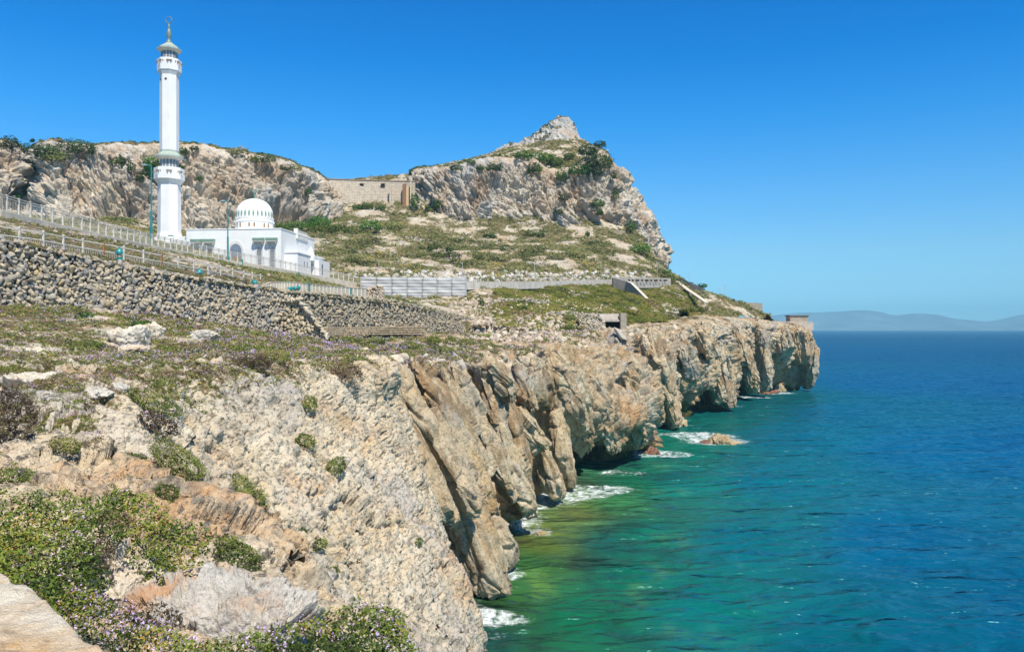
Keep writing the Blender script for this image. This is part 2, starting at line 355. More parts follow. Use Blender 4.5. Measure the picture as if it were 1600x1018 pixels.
# ================================================================ LEANING SLABS of the sea cliff, between which the dark joints open
mat_slabs = rock_mat('ochre_cliff_rock', .42, stain_shade=.7, base=(.66, .48, .265), pale=(.72, .60, .42), grey=(.46, .42, .36), orange=(.56, .31, .11), stretch=(1, 1, 1), pits=.55, bumpd=.7, useattr=False)
def cliff_slab(x0, y0, x1, y1, D0, D1, wpx, strike=3.6, seed=0, amp=.30, mat=None, pw=.62):
    a, b = P(x0, y0, D0), P(x1, y1, D1); c = (a+b)/2; w_ = (b-a); L = np.linalg.norm(w_); w_ /= L; u_ = np.array([0, 1., 0]); u_ -= w_*u_.dot(w_); u_ /= np.linalg.norm(u_); v_ = np.cross(w_, u_)
    th = wpx*.5*(D0+D1)/2/F; R3 = np.array([strike, th, L/2]); nu, nv = 260, max(120, int(L/.09)); t, f_ = np.meshgrid(np.linspace(0, 2*math.pi, nu), np.linspace(0, math.pi, nv), indexing='ij')
    q = np.stack([np.sin(f_)*np.cos(t), np.sin(f_)*np.sin(t), np.cos(f_)], -1).reshape(-1, 3); q = np.sign(q)*np.abs(q)**pw
    rr = np.random.default_rng(seed+900)
    for k in range(9): pn = rr.normal(size=3)*np.array([1, 1, .6]); pn /= np.linalg.norm(pn); e = q @ pn-rr.uniform(.70, 1.0); q = q-np.maximum(e, 0)[:, None]*pn*.9
    wp = q*R3; nn = q/R3; nn /= np.linalg.norm(nn, axis=1)[:, None]+1e-9; wq = wp*np.array([1/2.4, 1/1.8, 1/8.5])+seed*3.7
    d = facets(wq)*1.1+facets(wp*np.array([1/1.0, 1/.9, 1/3.6])+seed)*.35+fbm(wp/1.6+seed, 4, .6)*.45+fbm(wp/5+seed, 3)*1.0
    wr, wd, wc = worley(wp*np.array([1/3.2, 1/2.6, 1/6.5])+seed*1.3); d = d*amp*2.2-(1-sst(0, .10, wd))*.40
    wp = wp+nn*d[:, None]; v = c+wp @ np.array([u_, v_, w_])
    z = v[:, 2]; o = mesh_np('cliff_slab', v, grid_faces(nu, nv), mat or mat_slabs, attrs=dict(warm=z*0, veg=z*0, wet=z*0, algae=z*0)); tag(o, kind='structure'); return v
SLV = [cliff_slab(*a) for a in [
 (568,552,706,818,66,63.5,34,3.0,1,.24),(604,560,748,800,73,71.5,44,3.4,2,.26),(648,560,768,800,79,78,36,3.2,3,.28),(680,566,762,744,84,84,30,3.0,4,.28),(708,566,800,786,89,88,30,3.0,5,.28),
 (744,568,833,806,97,96,30,3.2,6,.28),(772,590,826,738,102,102,26,2.6,7,.30),(752,566,800,610,96,98,44,2.6,8,.30),(806,566,832,640,108,108,30,2.8,9,.32),(800,640,846,702,107,108,44,3.0,10,.34),(838,560,852,640,113,114,30,2.6,11,.3),
 (840,690,872,782,114,112,30,3.0,12,.22),(862,548,924,700,128,133,62,5.0,13,.34),(900,560,965,700,139,140,50,5.0,14,.34),(955,545,1006,690,149,150,52,4.5,15,.34),(712,780,782,925,76,76,66,4.5,16,.30),(758,800,802,880,83,82,40,3.5,17,.28),
 (868,640,890,770,124,122,24,3.5,18,.25),(990,560,1022,660,157,158,40,4.5,19,.3),
 (1012,520,1036,600,180,176,30,5,20,.34),(1032,520,1050,640,197,196,30,5,21,.34),(1046,600,1052,668,198,196,24,5,22,.3),(1062,518,1084,600,212,212,26,5,23,.34),(1090,512,1112,560,226,226,28,5,24,.36),(1118,512,1138,636,240,240,30,6,25,.36),(1104,560,1126,630,238,238,22,5,26,.34),(1146,510,1160,570,262,262,26,6,27,.38),(1160,540,1176,612,276,277,24,6,28,.36),(1186,512,1196,610,288,289,26,6,29,.38),(1214,512,1226,560,300,300,34,7,30,.38),(1246,513,1256,566,311,311,34,7,31,.36),(1266,518,1263,606,318,316,20,6,32,.32)]]
# ================================================================ HILLSIDE (height field inland of the stone wall and the coast)
HC = [(0,372,72),(125,400,79),(250,425,86),(350,440,96),(450,455,106),(600,472,131),(680,486,150),(740,498,172),(-250,330,62),(-500,290,56),
 (0,340,90),(120,362,108),(230,388,130),(400,422,168),(480,436,190),(560,447,212),(-250,290,80),
 (0,337,97),(230,385,145),(330,395,206),(400,418,206),(430,430,206),(497,437,216),(560,440,232),
 (600,464,207),(565,462,206),(728,463,216),(490,405,262),(300,372,300),(150,350,300),(0,330,290),(-200,320,290),(500,352,350),
 (520,430,236),(640,432,245),(740,441,248),(740,446,225),(850,445,250),(955,441,285),(560,400,285),(640,400,298),(760,400,305),(900,400,318),
 (560,368,325),(640,368,340),(720,372,355),(800,373,362),(900,377,364),(1000,388,364),(1035,412,362),(520,345,372),(580,332,385),(640,334,388),
 (1050,428,345),(1000,437,300),(1040,439,305),(1075,443,325),(1100,458,318),(1130,470,305),(1160,478,308),(1190,487,312),(1230,501,314),
 (780,470,206),(840,468,225),(900,468,240),(950,501,205),(900,500,195),(1000,484,235),(1050,480,250),(1100,492,255),(850,502,180),(800,490,190),(760,508,170),(860,522,150),(800,526,140),
 (960,455,262),(1020,462,262)]
hp = [P(*c) for c in HC]
for D in (150,160,175,198,220,245,265,290,308,320):
    c = coast_at(D, 2.2); hp.append(c+[0,0,-.1])
hp += [np.array(c) for c in [(-160,120,50),(-160,200,52),(-160,300,60),(-120,420,95),(-60,420,100),(0,430,105),(60,430,95),(90,380,50),(100,350,33)]]
hp = np.array(hp, float)
def tps(a, b):
    d = np.linalg.norm(a[:, None, :2]-b[None, :, :2], axis=2)/100; return np.where(d > 0, d*d*np.log(d+1e-9), 0)
_n = len(hp); A = np.zeros((_n+3, _n+3)); A[:_n, :_n] = tps(hp, hp)+np.eye(_n)*2e-4
A[:_n, _n] = 1; A[:_n, _n+1:] = hp[:, :2]/100; A[_n, :_n] = 1; A[_n+1:, :_n] = hp[:, :2].T/100
TW = np.linalg.solve(A, np.concatenate([hp[:, 2], [0, 0, 0]]))
def ground(x, y):                              # smooth hillside height
    x = np.atleast_1d(np.asarray(x, float)); y = np.atleast_1d(np.asarray(y, float)); r = np.empty(len(x))
    for a in range(0, len(x), 60000):
        b = np.stack([x[a:a+60000], y[a:a+60000]], 1)
        r[a:a+60000] = tps(b, hp)@TW[:_n]+TW[_n]+(b/100)@TW[_n+1:]
    return r
def gz(x, y): return float(ground(x, y)[0])
# inland limit of the stone wall in plan: (x, y)
WALLPX = [(-500,56,290,520),(-250,62,330,495),(0,71,371,476),(125,78,400,487),(250,85,425,504),(350,95,440,516),(450,105,454,527),(520,115,459,524),(600,130,467,526),(680,150,482,524),(740,172,497,524),(762,182,506,522)]
WX = np.array([(a-800)/F*d for a, d, _, _ in WALLPX]); WY = np.array([d for _, d, _, _ in WALLPX], float)
WT = np.array([CAMZ+(HY-t)/F*d for _, d, t, _ in WALLPX]); WB = np.array([CAMZ+(HY-b)/F*d for _, d, _, b in WALLPX])
BD = np.array([150,160,175,198,220,245,265,290,308,320,335,345,370,440.]); BX = np.array([coast_at(d, 2.25)[0] for d in BD])
def seaward(x, y):                             # > 0 outside the hillside
    wx = np.interp(y, WY, WX)+.25
    bx = np.interp(y, BD, BX)
    lim = np.where(y < 164, wx, np.where(y < 178, wx+(bx-wx)*sst(164, 178, y), bx))
    return x-lim
gx = np.arange(-175, 132, .55); gy = np.concatenate([np.arange(56, 230, .55), np.arange(230, 440, .7)])
XX, YY = np.meshgrid(gx, gy, indexing='ij'); hx, hy = XX.ravel(), YY.ravel()
hz = ground(hx, hy)
hpn = np.stack([hx, hy, hz], 1)
rockn = fbm(hpn/9+40, 5, .55); slope_far = sst(190, 240, hy)
flat = 1-sst(0, 6, np.abs(hx-np.interp(hy, WY, WX)))*1
hillveg = fbm(hpn*np.array([1/14, 1/14, 1/9])+70, 5, .6)
rub = sst(.02, .3, rockn)*np.exp(-(((hx+5)/28)**2+((hy-185)/34)**2))   # rubble above the far end of the wall
hz = hz+(fbm(hpn/4.5, 6, .6)*1.0*sst(120, 230, hy)+fbm(hpn/1.6+9, 4, .6)*.22+rockn*.9*sst(170, 260, hy))*sst(.5, 6, -seaward(hx, hy)*1.0)
hz += rub*1.5*fbm(hpn/3, 5, .6, True)
hz = hz-5.5*sst(-.75, .3, seaward(hx, hy))*(hy > 150)*(hy < 200)
hpn = np.stack([hx, hy, hz], 1)
keep = seaward(hx, hy) < .5
rimn = perlin(hpn/5)*1.5
keep &= ~((hy > 176) & (seaward(hx, hy)+rimn > -.5))
hv = np.clip(.66+hillveg*1.3-rub*.9, 0, 1)
gras0 = np.exp(-((((F*hx/hy+800)-930)/190)**2))*((HY-F*(hz-CAMZ)/hy) > 443)*((HY-F*(hz-CAMZ)/hy) < 492)*(hy < 300); hv = np.clip(np.maximum(hv, gras0*1.0*sst(-.45, .1, hillveg)), 0, 1)
band = (hy > 70) & (hy < 230) & (hx < -20)
hv = np.where(hx+0*hy > 0, hv, hv)
gf = grid_faces(len(gx), len(gy), keep)
mat_hill = rock_mat('hillside_earth', .35, base=(.45, .37, .27), pale=(.56, .49, .38), grey=(.42, .38, .33), orange=(.42, .27, .13), pits=.25, bumpd=.3)
hill = mesh_np('hillside', hpn, gf, mat_hill, attrs=dict(veg=hv, warm=hv*0, wet=hv*0, algae=hv*0)); tag(hill, kind='structure')

# ================================================================ THE BIG ROCK FACES
def face(name, cols, rows_k, nu, nv, dispf, mat, vegf=None, uk=None, flip=False):
    """cols: list of lists of (px, py, D)"""
    net = np.array([[P(*r) for r in c] for c in cols]); cx = np.arange(len(cols)) if uk is None else np.array(uk, float)
    y = interp(np.linspace(0, 1, len(rows_k)), np.array(rows_k, float), np.linspace(0, 1, nv))
    g = loft(cx, net, np.linspace(cx[0], cx[-1], nu), np.arange(net.shape[1]), y)
    N = normals(g); c = N[nu//2, nv//2]
    if c[1] > 0: N = -N
    p = g.reshape(-1, 3); V = np.repeat(y[None], nu, 0).ravel()
    d, veg, warm = dispf(p, V)
    p = p+N.reshape(-1, 3)*d[:, None]
    return mesh_np(name, p, grid_faces(nu, nv), mat, attrs=dict(veg=veg, warm=warm, wet=d*0, algae=d*0))
mat_big = rock_mat('limestone_face', .16, stain_shade=.45, base=(.50, .415, .305), pale=(.64, .575, .475), grey=(.44, .43, .41), orange=(.48, .31, .17), stretch=(1, 1, 1), pits=.35, bumpd=.8)
def crag(p, V, dip, amp, top, bottom=.5, seed=0., caves=()):
    # strata frame: s across the beds, t down the dip (in the x-z plane)
    s = p[:, 0]*math.sin(dip)+p[:, 2]*math.cos(dip); t = p[:, 0]*math.cos(dip)-p[:, 2]*math.sin(dip)
    wv = np.stack([perlin(p/22+seed), perlin(p/22+seed+40)], 1)*6
    q = np.stack([(s+wv[:, 0])/5.5, p[:, 1]/8+seed, (t+wv[:, 1])/13], 1)
    w1, wd, wc = worley(q); d = (wc-.5)*3.2+sst(0, .3, wd)*2.2-1.2
    q2 = np.stack([(s+wv[:, 0])/2.0, p[:, 1]/3+seed, (t)/4.6], 1)
    w1, wd, wc2 = worley(q2); d += (wc2-.5)*1.5+sst(0, .25, wd)*.9-.5
    d += fbm(np.stack([s/9, p[:, 1]/20, t/26], 1)+seed, 5, .6)*5.0
    d += fbm(np.stack([s/2.2, p[:, 1]/5, t/5.5], 1)+seed+9, 5, .62, True)*1.3
    d *= amp*(.35+.65*sst(0, 1, V))*(1-.80*sst(top-.45, top+.1, V))
    for c in caves:
        C = P(*c[:3]); d -= c[4]*np.exp(-((((p[:, 0]-C[0])/c[3])**2+((p[:, 2]-C[2])/(c[3]*c[5]))**2))**1.5)
    vn = fbm(p/12+seed+30, 5, .6)
    veg = np.clip(sst(top-.1, top+.5, V)*.85+sst(.8, .1, V)*.55+sst(.12, .4, vn)*.42, 0, 1)
    warm = sst(.05, .5, fbm(p/25+seed, 4))*.5
    d += (facets(np.stack([s/6, p[:, 1]/9+seed, t/11], 1))*3.4+facets(np.stack([s/2.6, p[:, 1]/4+seed, t/5.5], 1)+4)*1.5)*amp*(.3+.7*sst(0, 1, V))*(1-.85*sst(top-.45, top+.1, V))
    return d, veg, warm
# rows: foot, foot of the face, middle, brink, cap, far back
LC = []
for px, yb, yt, D in [(-330,330,235,295),(-160,335,232,300),(-60,335,230,304),(25,338,231,308),(42,338,240,318),(60,338,230,308),(130,345,233,308),(190,350,230,312),(250,352,232,316),(300,352,231,322),(350,352,238,330),(400,350,246,338),(440,346,254,346),(480,343,268,356),(505,338,281,372),(530,334,297,386)]:
    LC.append([(px-4, yb+35, D-12), (px, yb, D-4), (px, (yb+yt)/2+4, D+6), (px, yt, D+17), (px+2, yt-4, D+34), (px+3, yt+6, D+70)])
left_caves = [(172,322,308,5.5,7,1.1),(188,338,308,5,6,.8),(44,290,316,3.2,9,4),(160,318,308,3,5,1.5),(455,338,348,12,10,.45),(430,330,345,7,7,.6),(482,300,360,4,4,2.0)]
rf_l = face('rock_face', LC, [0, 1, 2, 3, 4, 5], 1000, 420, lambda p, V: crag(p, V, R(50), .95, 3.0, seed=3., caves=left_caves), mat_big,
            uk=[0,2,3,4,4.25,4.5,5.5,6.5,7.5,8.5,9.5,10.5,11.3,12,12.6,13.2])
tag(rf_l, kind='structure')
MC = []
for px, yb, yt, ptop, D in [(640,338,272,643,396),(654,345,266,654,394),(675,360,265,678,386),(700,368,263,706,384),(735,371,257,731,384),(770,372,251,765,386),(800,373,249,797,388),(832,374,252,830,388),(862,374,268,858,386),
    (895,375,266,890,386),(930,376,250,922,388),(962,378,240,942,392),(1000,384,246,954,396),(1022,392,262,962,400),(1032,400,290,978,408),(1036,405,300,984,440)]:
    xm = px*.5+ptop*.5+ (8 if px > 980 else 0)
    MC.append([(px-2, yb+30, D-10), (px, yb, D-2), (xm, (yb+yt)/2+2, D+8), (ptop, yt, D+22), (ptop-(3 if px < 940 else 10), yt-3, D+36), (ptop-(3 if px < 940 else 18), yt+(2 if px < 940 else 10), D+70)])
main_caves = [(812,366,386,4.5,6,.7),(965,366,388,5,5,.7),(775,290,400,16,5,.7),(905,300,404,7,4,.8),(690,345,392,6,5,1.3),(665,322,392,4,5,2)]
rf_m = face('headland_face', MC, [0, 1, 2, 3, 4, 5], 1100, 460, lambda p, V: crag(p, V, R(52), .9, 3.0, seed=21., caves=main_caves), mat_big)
tag(rf_m, kind='structure')
# mound above the brink
MO = []
for px, y0, y1, y2 in [(640,275,272,271),(700,268,260,256),(735,262,252,249),(765,258,246,240),(790,254,240,232),(815,256,235,228),(850,264,234,221),(880,268,234,218.5),(905,262,236,218),(925,255,238,226),(945,248,240,236),(958,262,262,258)]:
    MO.append([(px, y0+14, 414), (px, (y0+y1)/2+1, 424), (px, y1, 438), (px, y2, 468), (px, y2+12, 500)])
def moundf(p, V):
    d = fbm(p/7, 5, .6)*1.8+fbm(p/2.5, 4, .6)*.6
    vn = fbm(p/10+5, 5, .6); return d, np.clip(.62+vn*1.4, 0, 1), d*0
mound = face('upper_slope', MO, [0, 1, 2, 3, 4], 420, 160, moundf, mat_hill); tag(mound, kind='structure')
# summit far behind
PK = []
for px, y2 in [(735,262),(762,247),(790,232),(815,224),(828,217),(842,208),(856,198),(868,189),(878,186),(888,189),(896,201),(903,216),(915,232),(935,250),(960,272)]:
    PK.append([(px*.6+870*.4, 300, 1010), (px*.8+870*.2, y2*.55+270*.45, 1050), (px*.93+870*.07, y2*.85+270*.15, 1085), (px, y2, 1110), (px, y2+30, 1180)])
def peakf(p, V):
    s = p[:, 0]*.8+p[:, 2]*.6
    d = fbm(np.stack([s/12, p[:, 1]/30, (p[:, 0]*.6-p[:, 2]*.8)/30], 1)+3, 6, .62, True)*7+fbm(p/8, 4)*2.5
    d *= (1-.6*sst(2.6, 3.2, V))
    return d, np.clip(sst(.0, .35, fbm(p/22+11, 5, .6)+.14*(V > 2.5))*.9, 0, 1), d*0
mat_peak = rock_mat('summit_rock', .06, base=(.42, .38, .32), pale=(.55, .51, .45), grey=(.40, .40, .40), pits=.3, bumpd=1.5)
peak = face('summit', PK, [0, 1, 2, 3, 4], 380, 300, peakf, mat_peak); tag(peak, kind='structure')

# ================================================================ SEA
def sea_mat():
    b = NB('sea_water'); c = b.attr('tint', True)
    n = b.noise(b.mapping(b.pos(), (.35, .9, 1)), .09, 5, .6)
    c = b.mix(b.ramp(n, [(.35, .28), (.6, 0)]), c, b.mix(1.0, c, (.35, .45, .60), 'MULTIPLY'))
    fo = b.attr('foam'); fn = b.noise(b.pos(), 1.3, 9, .75); fn2 = b.noise(b.mapping(b.pos(), (1, .7, 1)), .55, 8, .75, 1.2)
    fm = b.math('MULTIPLY', b.ramp(b.math('ADD', fo, b.math('SUBTRACT', fn, .5)), [(.42, 0), (.62, 1)]), b.ramp(fn2, [(.42, .05), (.60, 1)]))
    wc = b.noise(b.mapping(b.pos(), (.5, 1.6, 1)), .16, 7, .72)   # scattered whitecaps
    fm = b.math('MAXIMUM', fm, b.math('MULTIPLY', b.ramp(wc, [(.71, 0), (.74, .9)]), b.attr('open')))
    c = b.mix(fm, c, (.75, .80, .82))
    h = b.noise(b.mapping(b.pos(), (.55, 1.15, 1), (0, 0, R(14))), .42, 3, .45, .5)
    h2 = b.noise(b.mapping(b.pos(), (.6, 1.5, 1), (0, 0, R(-20))), .11, 3, .5, .4)
    nm = b.bump(h2, 3.4, 1.0); nm = b.bump(h, 1.15, 1.0, nm)
    nm = b.bump(b.noise(b.mapping(b.pos(), (.7, 1.3, 1)), 1.6, 2, .5), .05, 1.0, nm)
    df = b.n('ShaderNodeBsdfDiffuse'); gl = b.n('ShaderNodeBsdfGlossy'); fr = b.n('ShaderNodeFresnel'); ms = b.n('ShaderNodeMixShader')
    b.put(df.inputs[0], c); b.put(gl.inputs['Roughness'], .24); gl.inputs[0].default_value = (.34, .74, .78, 1); b.put(fr.inputs['IOR'], 1.33)
    for o in (df, gl, fr): b.put(o.inputs['Normal'], nm)
    fa = b.math('MULTIPLY', b.math('MINIMUM', b.math('MULTIPLY', fr.outputs[0], .80), .55), b.math('SUBTRACT', 1.0, fm))
    b.put(ms.inputs[0], fa); b.put(ms.inputs[1], df.outputs[0]); b.put(ms.inputs[2], gl.outputs[0])
    b.t.nodes.remove(b.b); b.put([x for x in b.t.nodes if x.type == 'OUTPUT_MATERIAL'][0].inputs['Surface'], ms.outputs[0])
    return b.m
def lin(c): return [((v/255+.055)/1.055)**2.4 if v > 10 else v/255/12.92 for v in c]
# water colour of the place: pale over the sandy shallows of the cove, bottle green further out, then deep blue
WC = [(745,1000,(30,90,75)),(800,940,(60,105,50)),(830,880,(55,105,52)),(830,835,(115,120,55)),(850,850,(95,105,40)),(900,800,(120,135,60)),(870,785,(110,125,80)),
 (960,790,(60,130,75)),(900,960,(20,110,75)),(980,900,(15,105,85)),(1000,830,(12,112,90)),(950,850,(14,88,80)),(1050,760,(14,122,112)),(1000,760,(20,105,70)),(1050,700,(12,112,95)),
 (1100,660,(6,95,92)),(1160,640,(4,88,95)),(1230,625,(3,85,98)),(1100,950,(10,112,108)),(1150,850,(8,108,118)),(1200,750,(6,108,125)),(1300,1000,(6,98,112)),(1250,680,(4,96,125)),(1300,640,(2,88,125)),
 (1450,1010,(5,92,118)),(1400,850,(4,96,135)),(1450,700,(3,90,138)),(1600,950,(4,90,125)),(1600,700,(2,84,138)),(1400,600,(0,80,135)),(1600,600,(0,76,132)),(1350,550,(0,70,122)),(1600,550,(0,66,118)),
 (1400,525,(0,58,108)),(1600,520,(0,56,104)),(1300,518,(0,55,104)),(1600,514.5,(0,54,100)),(1950,700,(0,76,130)),(700,1500,(20,90,70)),(1300,1500,(6,90,110))]
wk = np.array([((a-800)/F*(CAMZ*F/(b-HY)), CAMZ*F/(b-HY)) for a, b, _ in WC]); wcol = np.array([lin(c) for *_, c in WC])*np.array([.5, .93, .84])*np.where(wk[:, 1:] < 150, 1.0, 1.0)*np.stack([np.where(wk[:, 1] < 150, 1.5, 1), np.where(wk[:, 1] < 150, .9, 1), np.ones(len(wk))], 1)
NR, NA = 1300, 900
rr = np.concatenate([[-60, 0, 15], np.exp(np.linspace(math.log(25), math.log(14000), NR-3))]); rr = np.maximum.accumulate(rr)
aa = np.linspace(-1, 1, NA); tanx = aa*1.25
SX = (np.abs(rr)[:, None]+60)*tanx[None, :]; SY = np.repeat(rr[:, None], NA, 1)
sp = np.stack([SX.ravel(), SY.ravel(), np.zeros(SX.size)], 1).astype(np.float32)
lg = lambda a: np.stack([a[:, 0]/np.maximum(a[:, 1], 20)*3, np.log(np.maximum(a[:, 1], 20))*1.6], 1)
a_, b_ = lg(sp), lg(wk); tint = np.zeros((len(sp), 3), np.float32); ws = np.zeros(len(sp), np.float32)
for k in range(len(wk)):
    d2 = ((a_-b_[k])**2).sum(1); wgt = 1/(d2+.006)**1.7; tint += (wgt[:, None]*wcol[k]).astype(np.float32); ws += wgt
tint /= ws[:, None]
# waves: real height out to where they fall below a pixel
wf = sst(900, 150, sp[:, 1])
ca, sa = math.cos(R(22)), math.sin(R(22)); u_ = sp[:, 0]*ca+sp[:, 1]*sa; v_ = -sp[:, 0]*sa+sp[:, 1]*ca
wz = fbm(np.stack([u_/9, v_/3.6, u_*0], 1), 4, .55, True)*.30+perlin(np.stack([u_/26, v_/11, u_*0+4], 1))*.40+fbm(np.stack([u_/2.6, v_/1.3, u_*0+8], 1), 2, .5, True)*.09
sp[:, 2] = wz*wf
# foam where the swell meets the rock
foam = np.zeros(len(sp), np.float32)
FO = [(735,962,3,1.6,.6),(790,905,3,1.4,.35),(762,965,4,.8,.5),(895,768,9,2.0,.9),(880,778,7,1.8,.7),(860,790,6,1.6,.4),(930,765,6,1.6,.5),(825,812,4,3,.6),(1100,682,8,3.5,1.0),(1120,692,8,2.2,.9),(1085,680,5,2,.8),
      (1025,711,6,2,.9),(1045,712,5,1.2,.7),(1012,705,4,2,.6),(1150,636,6,2,.5),(1180,621,8,2,.8),(1215,615,10,2,.8),(1250,610,6,1.8,.5),(845,835,2.5,1.2,.6),(750,1000,4,1,.4),(870,885,7,1.2,.22),(820,975,7,1,.25),(985,740,6,2,.5),(1060,665,8,2,.5)]
for a, b, rx, ry, am in FO:
    D = CAMZ*F/(b-HY); x = (a-800)/F*D
    foam += am*np.exp(-(((sp[:, 0]-x)/rx)**2+((sp[:, 1]-D)/(ry*2.0))**2))
wxl = np.array([coast_at(d, 6.9)[0] for d in SD]); xd = sp[:, 0]-np.interp(sp[:, 1], SD, wxl)
foam += .42*np.exp(-((xd-.8)/1.5)**2)*(sp[:, 1] < 335)*(sp[:, 1] > 60)*(.6+.8*perlin(sp/7))
subm = fbm(np.stack([sp[:, 0]/9, sp[:, 1]/14, sp[:, 0]*0+7], 1), 5, .6); shal = sst(38, 4, xd)*(sp[:, 1] < 160)
tint *= (1-shal[:, None]*sst(-.02, .28, subm)[:, None]*np.array([.30, .50, .35])); tint += shal[:, None]*sst(.12, .4, -subm)[:, None]*np.array([.05, .07, .01])
openw = sst(420, 900, sp[:, 1])*(1-sst(9000, 20000, sp[:, 1]))
sea = mesh_np('sea', sp, grid_faces(NR, NA)[:, ::-1], sea_mat(), attrs=dict(tint=tint, foam=foam, open=openw)); tag(sea, kind='structure')

# ================================================================ mountains across the strait
mp = [(1150,500),(1200,493),(1240,489),(1270,488),(1300,486.5),(1320,486),(1345,484.5),(1370,487),(1400,492),(1430,489.5),(1460,491),(1490,497),(1520,499.5),(1545,502),(1565,499),(1580,495),(1600,491),(1650,484),(1750,480),(1900,488),(2100,500)]
mx_ = np.linspace(1150, 2100, 500); my_ = interp([a for a, _ in mp], np.array([b for _, b in mp], float), mx_)
DM = 11500.0; rows = []
for t, dz in ((-1, 0), (-.6, .35), (-.25, .8), (0, 1), (.5, .6)):
    x = (mx_-800)/F*DM; h = (HY-my_)/F*DM+CAMZ
    y = DM+t*1500+perlin(np.stack([x/900, x*0+t*3, x*0], 1))*350
    rows.append(np.stack([x*(1+t*.06), y, h*dz+(perlin(np.stack([x/400, x*0+t*9, x*0], 1))*26+perlin(np.stack([x/130, x*0+t*9, x*0+2], 1))*12)*(.25 if t == 0 else 1)*(t > -1)-(5 if t == -1 else 0)], 1))
mg = np.stack(rows, 1)
mt = mesh_np('far_mountains', mg.reshape(-1, 3), grid_faces(500, 5), plain('mountain_haze_blue', (.13, .18, .23), .95, .3, .002)); tag(mt, kind='structure')  # bluish base paints distance haze into the mountain colour
# ================================================================ where the camera-side surfaces lie (to seat things on them)
ZB = {}
def zadd(p):
    p = np.asarray(p, float); p = p[p[:, 1] > 1.5]
    a = 800+F*p[:, 0]/p[:, 1]; b = HY-F*(p[:, 2]-CAMZ)/p[:, 1]
    m = (a > -40) & (a < 1640) & (b > 0) & (b < 1080); p, a, b = p[m], a[m], b[m]
    k = (a//3).astype(int)*1000+(b//3).astype(int); o = np.argsort(-p[:, 1]); ZB.update(zip(k[o].tolist(), o.tolist())) if False else None
    for kk, i in zip(k[o].tolist(), o.tolist()):
        c = ZB.get(kk)
        if c is None or c[1] > p[i, 1]: ZB[kk] = tuple(p[i])
def vco(o): a = np.empty(len(o.data.vertices)*3, np.float32); o.data.vertices.foreach_get('co', a); return a.reshape(-1, 3)
zadd(p3); zadd(hpn[keep])
for sv in SLV: zadd(sv)
for o_ in (rf_l, rf_m, mound, peak): zadd(vco(o_))
def hit(px, py, r=3):
    best = None
    for rad in range(0, r+1):
        for i in range(-rad, rad+1):
            for j in range(-rad, rad+1):
                c = ZB.get((int(px//3)+i)*1000+int(py//3)+j)
                if c and (best is None or c[1] < best[1]): best = c
        if best: return Vector(best)
    return Vector(P(px, py, 100))

